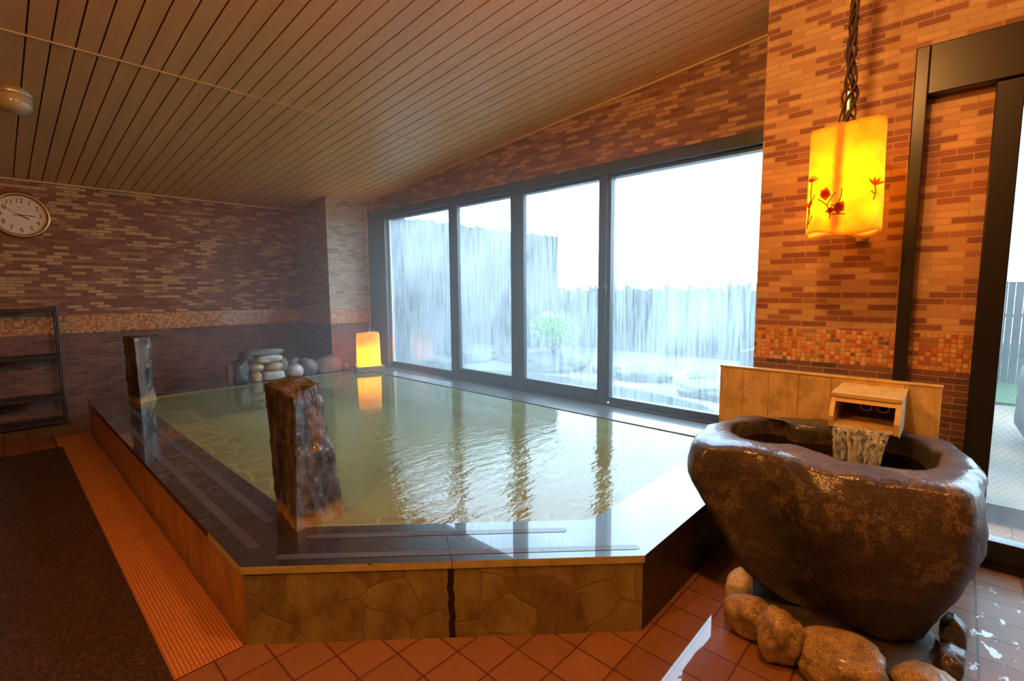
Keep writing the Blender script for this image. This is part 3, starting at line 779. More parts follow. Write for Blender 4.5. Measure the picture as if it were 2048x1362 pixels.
prof = [(0.031, 2.26, 2.80, 0.02, 0.46), (0.05, 2.23, 2.84, 0.0, 0.52), (0.10, 2.205, 2.88, -0.02, 0.60), (0.16, 2.18, 2.91, -0.045, 0.665),
        (0.24, 2.155, 2.94, -0.08, 0.72), (0.32, 2.135, 2.97, -0.105, 0.775), (0.40, 2.12, 2.985, -0.118, 0.83), (0.48, 2.105, 2.995, -0.125, 0.88),
        (0.55, 2.095, 3.0, -0.125, 0.918), (0.61, 2.095, 3.0, -0.12, 0.92), (0.665, 2.112, 2.995, -0.113, 0.916), (0.692, 2.125, 2.985, -0.10, 0.905)]
rings = []
for i in range(len(prof)-1):
    a, b2 = prof[i], prof[i+1]
    n_ = 4 if i < 9 else 2
    for k in range(n_):
        t = k/n_
        z, x0, x1, y0, y1 = [a[j]+(b2[j]-a[j])*t for j in range(5)]
        rings.append(mapped(x0, x1, y0, y1, z))
z, x0, x1, y0, y1 = prof[-1]; rings.append(mapped(x0, x1, y0, y1, z))
base_r = rings[-1]
def blend(A, B, t, z): return [Vector((a.x+(b_.x-a.x)*t, a.y+(b_.y-a.y)*t, z)) for a, b_ in zip(A, B)]
for t, z in ((0.12, 0.704), (0.3, 0.708), (0.5, 0.708), (0.7, 0.706), (0.88, 0.702), (0.96, 0.694), (1.0, 0.680)):
    rings.append(blend(base_r, ri, t, z))
ci = Vector((2.60, 0.42, 0))
def shrink(P, s, z):
    r = []
    for p in P:
        # shrink towards the basin's own spine
        cxs = Vector((2.60, min(max(p.y, 0.22), 0.68), 0))
        q2 = cxs + (p-cxs)*s; r.append(Vector((q2.x, q2.y, z)))
    return r
for s, z in ((0.99, 0.65), (0.965, 0.60), (0.93, 0.54), (0.86, 0.49), (0.72, 0.455), (0.45, 0.44), (0.2, 0.437)):
    rings.append(shrink(ri, s, z))
# surface roughness
def rough_ring(rings):
    out = []
    for r in rings:
        rr = []
        for p in r:
            n1 = noise.fractal(p*3.2, 1.0, 2.0, 3); n2 = noise.fractal(p*14, 0.9, 2.0, 3)
            d = Vector((p.x-2.55, p.y-0.43, 0)).normalized()
            k = 1 if p.z > 0.02 else 0
            rr.append(p + d*(n1*0.022 + n2*0.006)*k + Vector((0, 0, (n1*0.010 + n2*0.004)*k if p.z > 0.6 else 0)))
        out.append(rr)
    return out
bm = bmesh.new(); loft(bm, rough_ring(rings))
tub = empty('stone_tub', (2.5, 0.4, 0)); tag(tub, 'large hollowed granite boulder tub standing on stones at the right', 'stone tub')
def child(o, par):
    o.parent = par; o.matrix_parent_inverse = Matrix.Translation(par.location).inverted(); return o
child(obj('tub_body', bm, M_tub, smooth=True), tub)

def dark_water():
    q = N('tub_water'); c = q.coord()
    fr = q.n('ShaderNodeFresnel'); fr.inputs['IOR'].default_value = 1.33
    nor = q.bump(q.noise(c, 22, 3, 0.5), 0.35, 0.01)
    gl = q.n('ShaderNodeBsdfGlossy'); gl.inputs['Roughness'].default_value = 0.03; q.l(nor, gl.inputs['Normal']); q.l(nor, fr.inputs['Normal'])
    tr = q.n('ShaderNodeBsdfTransparent'); tr.inputs[0].default_value = (0.45, 0.42, 0.30, 1)
    m2 = q.n('ShaderNodeMixShader'); q.l(fr.outputs[0], m2.inputs[0]); q.l(tr.outputs[0], m2.inputs[1]); q.l(gl.outputs[0], m2.inputs[2])
    q.l(m2.outputs[0], q.out.inputs[0]); return q.m
M_tubwater = dark_water()
bm = bmesh.new(); P = [bm.verts.new(p) for p in shrink(ri, 0.975, 0.615)]; bm.faces.new(P)
o = obj('tub_water', bm, M_tubwater); tag(o, 'dark water inside the hollow of the stone tub', 'water', kind='stuff')

# ------------------------------------------------------------------ wooden back board
bd = empty('wooden_board', (3.04, 0.55, 0.335)); tag(bd, 'low pale wooden board of upright planks standing behind the stone tub', 'board')
ys = [1.060, 0.925, 0.785, 0.635, 0.48, 0.325, 0.175, 0.037]
for i in range(7):
    bm = bmesh.new(); box(bm, 3.025, 3.050, ys[i+1]+0.0008, ys[i]-0.0008, 0.335, 0.925)
    o = child(obj('plank', bm, M_hinoki, bevel=0.001), bd)
bm = bmesh.new(); box(bm, 3.020, 3.055, 0.034, 1.063, 0.925, 0.936); child(obj('top_cap', bm, M_hinoki_y, bevel=0.002), bd)
for yb in (0.40, 0.80):
    bm = bmesh.new(); box(bm, 3.050, 3.352, yb, yb+0.04, 0.55, 0.59); child(obj('wall_bracket', bm, M_hinoki_y), bd)

# spout box on the board (open-fronted, sloping front)
sb = empty('spout_box', (2.85, 0.3, 0.73)); tag(sb, 'open-fronted wooden spout box with two pipes pouring water into tub', 'spout box')
yb0, yb1 = 0.160, 0.428
def quadprism(bm, prof, y0, y1):
    a = [bm.verts.new((x, y0, z)) for x, z in prof]; b2 = [bm.verts.new((x, y1, z)) for x, z in prof]
    n_ = len(prof); bm.faces.new(a); bm.faces.new(b2[::-1])
    for i in range(n_): bm.faces.new((a[i], b2[i], b2[(i+1) % n_], a[(i+1) % n_]))
bm = bmesh.new(); box(bm, 2.695, 3.024, yb0, yb1, 0.888, 0.906); child(obj('lid', bm, M_hinoki_y, bevel=0.0015), sb)
side = [(2.700, 0.887), (2.655, 0.80), (2.660, 0.748), (2.70, 0.730), (3.024, 0.730), (3.024, 0.887)]
for y0, y1 in ((yb0+0.002, yb0+0.022), (yb1-0.022, yb1-0.002)):
    bm = bmesh.new(); quadprism(bm, side, y0, y1); child(obj('side_panel', bm, M_hinoki_y, bevel=0.001), sb)
bm = bmesh.new(); quadprism(bm, [(2.655, 0.752), (2.655, 0.765), (2.70, 0.768), (3.02, 0.768), (3.02, 0.732), (2.70, 0.732)], yb0+0.0225, yb1-0.0225); child(obj('bottom_board', bm, M_hinoki_y), sb)
bm = bmesh.new(); quadprism(bm, [(2.703, 0.887), (2.694, 0.866), (2.710, 0.866), (2.718, 0.887)], yb0+0.0225, yb1-0.0225); child(obj('front_rail', bm, M_hinoki_y), sb)
bm = bmesh.new(); box(bm, 2.90, 2.915, yb0+0.023, yb1-0.023, 0.825, 0.886); child(obj('dark_panel', bm, M_doorframe), sb)
M_pipe = plain('dark_pipe', (0.30, 0.24, 0.18), 0.4, Metallic=0.3)
for yp in (0.300, 0.235):
    bm = bmesh.new()
    seg = 24
    for (r0, r1, xa, xb) in ((0.024, 0.018, 2.80, 3.02),):
        oa = [bm.verts.new((xa, yp+math.cos(2*math.pi*k/seg)*r0, 0.838+math.sin(2*math.pi*k/seg)*r0)) for k in range(seg)]
        ob_ = [bm.verts.new((xb, v.co.y, v.co.z)) for v in oa]
        ia = [bm.verts.new((xa, yp+math.cos(2*math.pi*k/seg)*r1, 0.838+math.sin(2*math.pi*k/seg)*r1)) for k in range(seg)]
        ib = [bm.verts.new((xb-0.05, v.co.y, v.co.z)) for v in ia]
        for k in range(seg):
            k2 = (k+1) % seg
            bm.faces.new((oa[k], oa[k2], ob_[k2], ob_[k])); bm.faces.new((oa[k2], oa[k], ia[k], ia[k2])); bm.faces.new((ia[k2], ia[k], ib[k], ib[k2]))
        bm.faces.new(ib)
    child(obj('pipe', bm, M_pipe, smooth=False), sb)

# falling water
def stream_mat():
    q = N('falling_water'); c = q.coord()
    n = q.noise(q.scale(c, (1, 1, 0.12)), 70, 3, 0.6)
    f = q.ramp(n, [(0.42, 0.03), (0.72, 0.5)])
    tr = q.n('ShaderNodeBsdfTransparent')
    df = q.n('ShaderNodeBsdfPrincipled'); df.inputs['Base Color'].default_value = (0.75, 0.8, 0.85, 1); df.inputs['Roughness'].default_value = 0.15
    m_ = q.n('ShaderNodeMixShader'); q.l(f, m_.inputs[0]); q.l(tr.outputs[0], m_.inputs[1]); q.l(df.outputs[0], m_.inputs[2])
    q.l(m_.outputs[0], q.out.inputs[0]); return q.m
M_stream = stream_mat()
bm = bmesh.new()
for lay in range(2):
    g_ = []
    for i in range(11):
        t = i/10; row = []
        for j in range(25):
            s = j/24
            y = 0.403 - 0.215*s + (s-0.5)*0.05*t
            xx = 2.657 - 0.02*lay - (0.10 + 0.02*math.sin(s*9+lay))*t**0.6 + 0.006*math.sin(s*23 + lay*2)
            zz = 0.766 - (0.766-0.617)*t**1.3
            row.append(bm.verts.new((xx, y, zz)))
        g_.append(row)
    for i in range(10):
        for j in range(24): bm.faces.new((g_[i][j], g_[i][j+1], g_[i+1][j+1], g_[i+1][j]))
o = obj('falling_water', bm, M_stream, smooth=True); tag(o, 'thin curtain of water falling from the wooden spout box', 'water', kind='stuff')

# ------------------------------------------------------------------ basalt pillars in the pool
def pillar(name, label, foot, top, zf, ztops, seed, cut=True):
    """foot / top: four corners; ztops: heights of the top corners"""
    bm = bmesh.new(); NS = 18; NZ = 46
    rings = []
    for i in range(NZ+1):
        t = i/NZ; r = []
        for s in range(4):
            a0, a1 = Vector((*foot[s], 0)), Vector((*foot[(s+1) % 4], 0))
            b0, b1 = Vector((*top[s], 0)), Vector((*top[(s+1) % 4], 0))
            for k in range(NS):
                u = k/NS
                p = a0.lerp(a1, u).lerp(b0.lerp(b1, u), t)
                zt = ztops[s]*(1-u) + ztops[(s+1) % 4]*u
                p.z = zf + (zt-zf)*t
                r.append(p)
        cc = sum(r, Vector())/len(r)
        for j, p in enumerate(r):
            d = Vector((p.x-cc.x, p.y-cc.y, 0)); d.normalize()
            n1 = noise.fractal(Vector((p.x*5, p.y*5, p.z*2.2)) + Vector((seed, 0, 0)), 1.0, 2.0, 4)
            n2 = noise.fractal(p*24 + Vector((seed, 0, 0)), 0.8, 2.0, 4)
            # a broken ledge half way up the window side
            led = 0
            if cut and j//NS in (1, 2) and p.z > 0.66 + 0.02*math.sin(j*0.7): led = -0.016*min(1, (p.z-0.66)/0.02) if p.z > 0.66 else 0
            rad = d*(n1*0.022 + n2*0.007 + led)
            p += rad
        rings.append(r)
    last = rings[-1]; cc = sum(last, Vector())/len(last)
    for s in (0.8, 0.55, 0.3):
        rings.append([cc + (p-cc)*s + Vector((0, 0, noise.fractal(p*s*20, 0.8, 2, 3)*0.012 + 0.004)) for p in last])
    loft(bm, rings)
    o = obj(name, bm, M_pillar, smooth=True)
    m_ = o.modifiers.new('edge', 'EDGE_SPLIT'); m_.split_angle = math.radians(38)
    return tag(o, label, 'stone pillar')
# corner order: left, near(front), right, far
pillar('stone_pillar', 'rough wet basalt pillar rising from the near corner of the pool',
       [(0.878, 2.42), (0.855, 2.12), (1.080, 2.125), (1.085, 2.41)], [(0.857, 2.445), (0.888, 2.145), (1.045, 2.215), (1.035, 2.42)], 0.325, [0.965, 0.925, 0.965, 0.985], 3.1)
pillar('stone_pillar', 'smaller-looking basalt pillar at the far left corner of the pool',
       [(0.852, 6.01), (0.915, 5.80), (1.06, 5.93), (1.05, 6.045)], [(0.855, 6.0), (0.915, 5.83), (1.055, 5.95), (1.045, 6.04)], 0.325, [0.985, 0.968, 0.965, 0.975], 8.7, cut=False)

# ------------------------------------------------------------------ hanging lamp
LX, LY = 2.93, 0.463
lamp = empty('hanging_lamp', (LX, LY, 1.67)); tag(lamp, 'glowing amber pendant lamp with pressed flowers hanging on a vine rope', 'lamp')
def lamp_ring(z, s=1.0, n=72, inner=False):
    r = []
    for k in range(n):
        a = 2*math.pi*k/n
        rx, ry = 0.125*s, 0.157*s
        rr = 1 + 0.05*math.sin(3*a + 0.8) + 0.03*math.sin(2*a+z*3)
        r.append(Vector((math.cos(a)*rx*rr, math.sin(a)*ry*rr, z)))
    return r
def lamp_z(a, t):
    zb = 1.665 + 0.012*math.sin(3*a+0.6) ; zt = 2.20 - 0.022*math.cos(a-math.pi) + 0.008*math.sin(2*a)
    return zb + (zt-zb)*t
bm = bmesh.new(); n_ = 72; outer = []; inner = []
for i in range(31):
    t = i/30; ro_, ri_ = [], []
    s = 1 + 0.02*math.sin(t*5)
    if t > 0.93: s *= 1 - (t-0.93)*0.5
    for k, p in enumerate(lamp_ring(t, s)):
        a = 2*math.pi*k/n_; z = lamp_z(a, t)
        ro_.append(Vector((LX+p.x, LY+p.y, z))); ri_.append(Vector((LX+p.x*0.955, LY+p.y*0.955, z)))
    outer.append(ro_); inner.append(ri_)
rings = outer + inner[::-1]; rings.append(outer[0])
loft(bm, rings, False, False); bmesh.ops.remove_doubles(bm, verts=bm.verts, dist=0.0001)
child(obj('lamp_shade', bm, M_shade, smooth=True), lamp)
# inner support bar seen through the shade
bm = bmesh.new(); box(bm, LX-0.112, LX-0.104, LY-0.006, LY+0.024, 1.70, 2.185); child(obj('support_bar', bm, plain('amber_bar', (0.5, 0.15, 0.02), 0.6)), lamp)
bm = bmesh.new(); tube(bm, [(LX-0.08, LY, 2.16), (LX, LY, 2.165), (LX+0.1, LY, 2.16)], 0.008, 8); child(obj('cross_bar', bm, M_rope), lamp)
bm = bmesh.new(); bmesh.ops.create_uvsphere(bm, u_segments=20, v_segments=12, radius=0.035, matrix=Matrix.Translation((LX, LY, 1.98)))
bulb_ = obj('bulb', bm, M_bulb, smooth=True)
bm = bmesh.new(); tube(bm, [(LX, LY, 2.010), (LX, LY, 2.09), (LX, LY, 2.17)], [0.018, 0.02, 0.02], 12); sk = child(obj('bulb_socket', bm, M_rope), lamp)
bulb_.parent = sk
# pressed flowers laid on the shade
def surf(dy, z, off=0.003):
    """point on the camera side of the shade at lateral offset dy, height z"""
    best = None
    t = max(0, min(1, (z-1.665)/0.535)); s = 1 + 0.02*math.sin(t*5)
    for k, p in enumerate(lamp_ring(t, s, 360)):
        v = p.x*0.0
        if p.x < 0 or True:
            # choose the side facing the pool corner (camera side = -x)
            if p.x < 0.02 and (best is None or abs(p.y-dy) < abs(best.y-dy)): best = p
    d = Vector((best.x, best.y, 0)).normalized()
    return Vector((LX+best.x, LY+best.y, z)) + d*off
def stem(bm, pts):
    tube(bm, [surf(a, b2) for a, b2 in pts], 0.0022, 5)
def petal(bm, dy, z, ang, L, W):
    n2 = 9; ps = []
    for k in range(n2):
        t = k/(n2-1); w = W*math.sin(math.pi*min(1, t*0.9+0.08))
        ps.append((t*L, w))
    up_, dn_ = [], []
    for l_, w in ps:
        for sgn, lst in ((1, up_), (-1, dn_)):
            yy = dy + l_*math.cos(ang) - sgn*w*math.sin(ang); zz = z + l_*math.sin(ang) + sgn*w*math.cos(ang)
            lst.append(bm.verts.new(surf(yy, zz, 0.0035)))
    for i in range(n2-1): bm.faces.new((up_[i], up_[i+1], dn_[i+1], dn_[i]))
def flower(name, dy, z, r, n, mat, start=0.0):
    bm = bmesh.new()
    for k in range(n): petal(bm, dy, z, start + 2*math.pi*k/n, r*(0.8+0.35*((k*7) % 3)/2), r*0.46)
    child(obj(name, bm, mat, smooth=True), lamp)
flower('pressed_flower', 0.055, 1.855, 0.028, 7, M_petal)
flower('pressed_flower', -0.005, 1.785, 0.027, 7, M_petal, 0.3)
flower('pressed_flower', 0.030, 1.775, 0.018, 6, M_petal, 0.8)
bm = bmesh.new()
for a in (0.7, 1.1, 1.6, 2.2, 2.7): petal(bm, 0.118, 1.925, a, 0.035, 0.004)
child(obj('pressed_flower', bm, M_petald, smooth=True), lamp)
bm = bmesh.new()
for a in (1.0, 1.5, 2.0, 2.5): petal(bm, -0.13, 1.875, a, 0.04, 0.005)
child(obj('pressed_flower', bm, M_petal, smooth=True), lamp)
bm = bmesh.new()
for a in (1.2, 1.7, 2.1, 4.6): petal(bm, 0.128, 1.80, a, 0.035, 0.006)
child(obj('pressed_flower', bm, M_petal, smooth=True), lamp)
bm = bmesh.new()
stem(bm, [(0.118, 1.925), (0.122, 1.88), (0.118, 1.84), (0.126, 1.80), (0.13, 1.74), (0.135, 1.70)])
stem(bm, [(0.10, 1.86), (0.12, 1.82)]); stem(bm, [(0.11, 1.76), (0.13, 1.72)])
stem(bm, [(0.03, 1.735), (0.03, 1.77), (0.045, 1.80), (0.07, 1.825), (0.085, 1.835)])
stem(bm, [(0.045, 1.80), (0.03, 1.83), (0.01, 1.86)]); stem(bm, [(0.0, 1.80), (-0.01, 1.84), (-0.012, 1.875)])
stem(bm, [(0.03, 1.755), (0.0, 1.755), (-0.03, 1.752)]); stem(bm, [(0.03, 1.80), (0.0, 1.795)])
stem(bm, [(-0.13, 1.875), (-0.135, 1.84), (-0.128, 1.81)]); stem(bm, [(-0.12, 1.85), (-0.135, 1.835)])
child(obj('flower_stem', bm, M_stem), lamp)
# vine rope made of twisted strands up to the ceiling
zt_ = ceil_z(LY)
bm = bmesh.new(); rr_ = random.Random(3)
for s in range(9):
    ph = rr_.random()*6.28; rad = 0.009 + rr_.random()*0.012; tw = rr_.choice((5, 7, 9))
    pts = []
    for i in range(60):
        t = i/59; z = 2.17 + (zt_-2.17)*t
        w = 1.0
        if z < 2.42: w = 1.0 + 0.9*math.exp(-((z-2.20)/0.05)**2) + 0.8*math.exp(-((z-2.33)/0.05)**2)
        pts.append((LX + math.cos(ph+tw*t*3)*rad*w + 0.004*math.sin(t*31+s), LY + math.sin(ph+tw*t*3)*rad*w + 0.004*math.cos(t*27+s*2), z))
    tube(bm, pts, 0.0048, 6)
for s in range(26):
    z = 2.2 + rr_.random()*0.5; a = rr_.random()*6.28
    p = Vector((LX, LY, z)); d = Vector((math.cos(a), math.sin(a), rr_.uniform(-0.8, 0.8)))
    tube(bm, [p + d*0.015, p + d*0.032 + Vector((0, 0, 0.006)), p + d*0.048 + Vector((0, 0, -0.006))], 0.0016, 5)
child(obj('vine_rope', bm, M_rope), lamp)
bm = bmesh.new(); tube(bm, [(LX-0.012, LY+0.0, 2.26), (LX-0.014, LY+0.0, 2.345)], 0.014, 10); child(obj('wire_clamp', bm, M_chrome), lamp)
point_lamp('lamp_glow', (LX, LY, 1.93), 13.0, (1, 0.70, 0.25), 0.05)
# small wall bracket below the lamp
bm = bmesh.new(); box(bm, 3.30, 3.352, 0.40, 0.455, 1.655, 1.69); bmesh.ops.create_cone(bm, cap_ends=True, segments=16, radius1=0.009, radius2=0.009, depth=0.05, matrix=Matrix.Translation((3.31, 0.412, 1.672)) @ Matrix.Rotation(math.pi/2, 4, 'Y'))
tag(obj('wall_clip', bm, plain('beige_plastic', (0.45, 0.27, 0.13), 0.5), bevel=0.005), 'small beige plastic clip on the brick wall below the hanging lamp', 'clip')

# ------------------------------------------------------------------ lamp on the pool corner
pl = empty('floor_lamp', (3.45, 5.87, 0.331)); tag(pl, 'glowing orange lantern on a wooden base at the far corner of pool', 'lamp')
bm = bmesh.new(); n_ = 64; outer = []; inner = []
PX, PY = 3.452, 5.885
for i in range(25):
    t = i/24; a_, b_ = [], []
    s = (1.03 - 0.05*t) * (1 if t < 0.95 else 1-(t-0.95)*1.2)
    for k in range(n_):
        a = 2*math.pi*k/n_; ca, sa = math.cos(a), math.sin(a)
        q4 = (abs(ca)**3.2+abs(sa)**3.2)**(-1/3.2)
        lob = 1 + 0.03*math.sin(3*a+1)
        zz = 0.405 + (0.845 - 0.405 + 0.006*math.sin(2*a))*t
        p = Vector((ca*q4*0.150*s*lob, sa*q4*0.125*s*lob, 0)); p.rotate(Matrix.Rotation(-0.35, 3, 'Z').to_euler())
        a_.append(Vector((PX+p.x, PY+p.y, zz))); b_.append(Vector((PX+p.x*0.95, PY+p.y*0.95, zz)))
    outer.append(a_); inner.append(b_)
loft(bm, outer + inner[::-1] + [outer[0]], False, False); bmesh.ops.remove_doubles(bm, verts=bm.verts, dist=0.0001)
child(obj('lamp_shade', bm, M_shade, smooth=True), pl)
bm = bmesh.new()
for v in box(bm, -0.185, 0.185, -0.15, 0.15, 0.331, 0.400): v.co = Matrix.Rotation(-0.35, 3, 'Z') @ v.co + Vector((PX, PY, 0))
child(obj('lamp_base', bm, wood_mat('lamp_base_wood', (0.30, 0.18, 0.09), (0.38, 0.24, 0.12), (0.45, 0.3, 0.16), (2, 9, 9), 3, 0.4, 0.4), bevel=0.004), pl)
bm = bmesh.new(); bmesh.ops.create_uvsphere(bm, u_segments=16, v_segments=10, radius=0.03, matrix=Matrix.Translation((PX+0.0, PY, 0.50)))
bulb_ = obj('bulb', bm, M_bulb, smooth=True)
bm = bmesh.new(); tube(bm, [(PX, PY, 0.398), (PX, PY, 0.475)], 0.018, 10); sk = child(obj('bulb_socket', bm, M_rope), pl)
bulb_.parent = sk
point_lamp('lantern_glow', (PX-0.03, PY-0.03, 0.49), 18.0, (1, 0.66, 0.25), 0.04)
# its cable clipped up the corner
bm = bmesh.new()
pts = [0, (3.70, 6.25, 0.90), (3.76, 6.335, 1.0)] + [(3.765, 6.345, 1.1+i*0.15) for i in range(11)]
tube(bm, [(PX, PY, 0.60), (PX+0.02, PY+0.02, 0.85), (3.62, 6.1, 0.87)] + pts[1:], 0.0045, 8)
cb = obj('power_cable', bm, M_white, smooth=True); tag(cb, 'thin white cable clipped up the corner above the glowing lantern', 'cable')
for z in (1.25, 1.6, 1.95, 2.3):
    bm = bmesh.new(); box(bm, 3.755, 3.775, 6.338, 6.359, z, z+0.018); obj('cable_clip', bm, M_white, cb)

# ------------------------------------------------------------------ wall clock
ck = empty('wall_clock', (0.285, 7.33, 2.227)); tag(ck, 'round wall clock with brass-coloured rim and black numerals', 'clock')
def cyl_y(bm, r, y0, y1, n=96, r2=None):
    a = [bm.verts.new((r*math.cos(2*math.pi*k/n), y0, r*math.sin(2*math.pi*k/n))) for k in range(n)]
    b2 = [bm.verts.new(((r2 or r)*math.cos(2*math.pi*k/n), y1, (r2 or r)*math.sin(2*math.pi*k/n))) for k in range(n)]
    for k in range(n): bm.faces.new((a[k], a[(k+1) % n], b2[(k+1) % n], b2[k]))
    bm.faces.new(a); bm.faces.new(b2[::-1])
bm = bmesh.new()
prof = [(0.238, -0.002), (0.238, -0.030), (0.232, -0.044), (0.220, -0.050), (0.208, -0.046), (0.200, -0.030), (0.198, -0.014)]
n_ = 96; rg = [[bm.verts.new((r*math.cos(2*math.pi*k/n_), y, r*math.sin(2*math.pi*k/n_))) for k in range(n_)] for r, y in prof]
for i in range(len(prof)-1):
    for k in range(n_): bm.faces.new((rg[i][k], rg[i][(k+1) % n_], rg[i+1][(k+1) % n_], rg[i+1][k]))
o = obj('rim', bm, plain('brassy_rim', (0.42, 0.30, 0.17), 0.28, Metallic=0.8), ck, smooth=True)
bm = bmesh.new(); cyl_y(bm, 0.199, -0.016, -0.004); obj('dial', bm, plain('ivory_dial', (0.72, 0.62, 0.46), 0.5), ck)
M_ink = plain('black_ink', (0.05, 0.03, 0.025), 0.5)
def text_mesh(body, size, loc, name, mat, parent, extr=0.0006):
    cu = bpy.data.curves.new(name, 'FONT'); cu.body = body; cu.size = size; cu.align_x = 'CENTER'; cu.align_y = 'CENTER'; cu.extrude = extr
    to = bpy.data.objects.new(name, cu); C.objects.link(to)
    dg = bpy.context.evaluated_depsgraph_get(); me = bpy.data.meshes.new_from_object(to.evaluated_get(dg))
    bpy.data.objects.remove(to, do_unlink=True); bpy.data.curves.remove(cu)
    me.transform(Matrix.Rotation(math.pi/2, 4, 'X')); me.transform(Matrix.Translation(loc))
    me.materials.clear()
    return linkobj(name, me, mat, parent)
for h_ in range(1, 13):
    a = math.pi/2 - h_*math.pi/6
    text_mesh(str(h_), 0.066, (0.150*math.cos(a), -0.0175, 0.150*math.sin(a)), 'numeral', M_ink, ck)
for k in range(12):
    a = k*math.pi/6; bm = bmesh.new()
    for v in box(bm, -0.0015, 0.0015, -0.0175, -0.016, 0.183, 0.191): v.co = Matrix.Rotation(a, 3, 'Y') @ v.co
    obj('hour_mark', bm, M_ink, ck)
text_mesh('SEIKO', 0.016, (0, -0.0175, 0.085), 'maker_text', plain('grey_ink', (0.25, 0.17, 0.12), 0.5), ck)
def hand(name, ang, L, tail, w, y):
    bm = bmesh.new()
    for v in box(bm, -w/2, w/2, y, y+0.0015, -tail, L): v.co = Matrix.Rotation(ang, 3, 'Y') @ v.co
    obj(name, bm, M_ink, ck)
hand('hour_hand', math.radians(121), 0.075, 0.0, 0.010, -0.022)
hand('minute_hand', math.radians(302), 0.168, 0.03, 0.004, -0.025)
hand('second_hand', math.radians(91), 0.115, 0.055, 0.007, -0.028)
bm = bmesh.new(); cyl_y(bm, 0.008, -0.031, -0.016, 20); obj('centre_cap', bm, M_ink, ck)

# ------------------------------------------------------------------ ceiling dome lamps
def dome(x, y, label, lit=False):
    z = ceil_z(y)
    d = empty('ceiling_lamp', (x, y, z)); tag(d, label, 'ceiling lamp')
    seg = 40
    def lathe(pr, name, mat):
        bm = bmesh.new(); rings = [[Vector((r*math.cos(2*math.pi*k/seg), r*math.sin(2*math.pi*k/seg), h)) for k in range(seg)] for r, h in pr]
        loft(bm, rings); return obj(name, bm, mat, d, smooth=True)
    lathe([(0.100, 0.01), (0.100, -0.035), (0.096, -0.042), (0.09, -0.042)], 'mount', M_lampmetal)
    if not lit: lathe([(0.093, -0.040), (0.097, -0.055), (0.098, -0.085), (0.092, -0.115), (0.072, -0.138), (0.04, -0.150), (0.01, -0.153)], 'globe', M_lampglass)
    else: lathe([(0.093, -0.040), (0.097, -0.055), (0.098, -0.085), (0.092, -0.115), (0.072, -0.138), (0.04, -0.150), (0.01, -0.153)], 'globe', M_lampon)
    d.rotation_euler = (math.atan(0.0865)*-1, 0, 0)
    return d
M_lampmetal = plain('lamp_collar', (0.5, 0.42, 0.3), 0.35, Metallic=0.5)
M_lampglass = plain('frosted_globe', (0.42, 0.34, 0.20), 0.22, Coat_Weight=0.5)
q = N('lit_globe'); e_ = q.n('ShaderNodeEmission'); e_.inputs[0].default_value = (1, 0.55, 0.2, 1); e_.inputs[1].default_value = 6; q.l(e_.outputs[0], q.out.inputs[0]); M_lampon = q.m
dome(0.222, 4.93, 'frosted glass dome lamp on the ceiling boards above the carpet')
for (x, y, P, lb) in ((1.35, 0.55, 105, 'lit dome lamp on the ceiling over the front of the pool'), (-0.9, 1.6, 120, 'lit dome lamp on the ceiling over the carpet'), (0.6, -1.8, 50, 'lit dome lamp on the ceiling at the back of room')):
    dome(x, y, lb, True)
    point_lamp('ceiling_bulb', (x, y, ceil_z(y)-0.24), P, WARM, 0.08)

# ------------------------------------------------------------------ carpet, strip, shelf
bm = bmesh.new(); box(bm, 0.318, 0.572, 2.0, 6.416, 0.0, 0.006)
tag(obj('mosaic_strip', bm, M_mosaic), 'long narrow orange grid-textured strip along the left pool wall', 'floor strip')
bm = bmesh.new(); n1_, n2_ = 90, 200
gx0, gx1, gy0, gy1 = -2.4, 0.338, -0.6, 5.92
g_ = [[bm.verts.new((gx0+(gx1-gx0)*i/n1_, gy0+(gy1-gy0)*j/n2_, 0.017 + 0.0022*noise.noise(Vector((i*1.7, j*1.9, 0))))) for j in range(n2_+1)] for i in range(n1_+1)]
for i in range(n1_):
    for j in range(n2_): bm.faces.new((g_[i][j], g_[i+1][j], g_[i+1][j+1], g_[i][j+1]))
lo_ = [bm.verts.new((x, y, 0.0065)) for x, y in ((gx0, gy0), (gx1, gy0), (gx1, gy1), (gx0, gy1))]
bm.faces.new(lo_[::-1])
bm.faces.new([lo_[0], lo_[1]] + [g_[i][0] for i in range(n1_, -1, -1)])
bm.faces.new([lo_[1], lo_[2]] + [g_[n1_][j] for j in range(n2_, -1, -1)])
bm.faces.new([lo_[2], lo_[3]] + [g_[i][n2_] for i in range(0, n1_+1)])
bm.faces.new([lo_[3], lo_[0]] + [g_[0][j] for j in range(0, n2_+1)])
tag(obj('carpet', bm, M_carpet), 'dark brown-black carpet on the tiles at the left', 'carpet')

sh = empty('shelf_unit', (0.0, 7.15, 0)); tag(sh, 'low dark open shelf unit against the far wall under the clock', 'shelf unit')
M_shelf = plain('dark_shelf', (0.022, 0.016, 0.012), 0.5)
M_post = plain('dark_shelf_post', (0.06, 0.04, 0.03), 0.4)
for x in (-0.72, 0.462):
    for y in (7.0, 7.29):
        bm = bmesh.new(); tube(bm, [(x, y, 0.0), (x, y, 1.275)], 0.013, 10); tube(bm, [(x, y, 0.0), (x, y, 0.025)], 0.018, 10)
        child(obj('post', bm, M_post, smooth=False), sh)
for z in (1.25, 0.755, 0.315, 0.05):
    bm = bmesh.new()
    box(bm, -0.72, 0.462, 6.995, 7.005, z-0.03, z); box(bm, -0.72, 0.462, 7.285, 7.295, z-0.03, z)
    box(bm, -0.715, 0.457, 7.0, 7.29, z-0.012, z-0.004)
    child(obj('shelf', bm, M_shelf), sh)

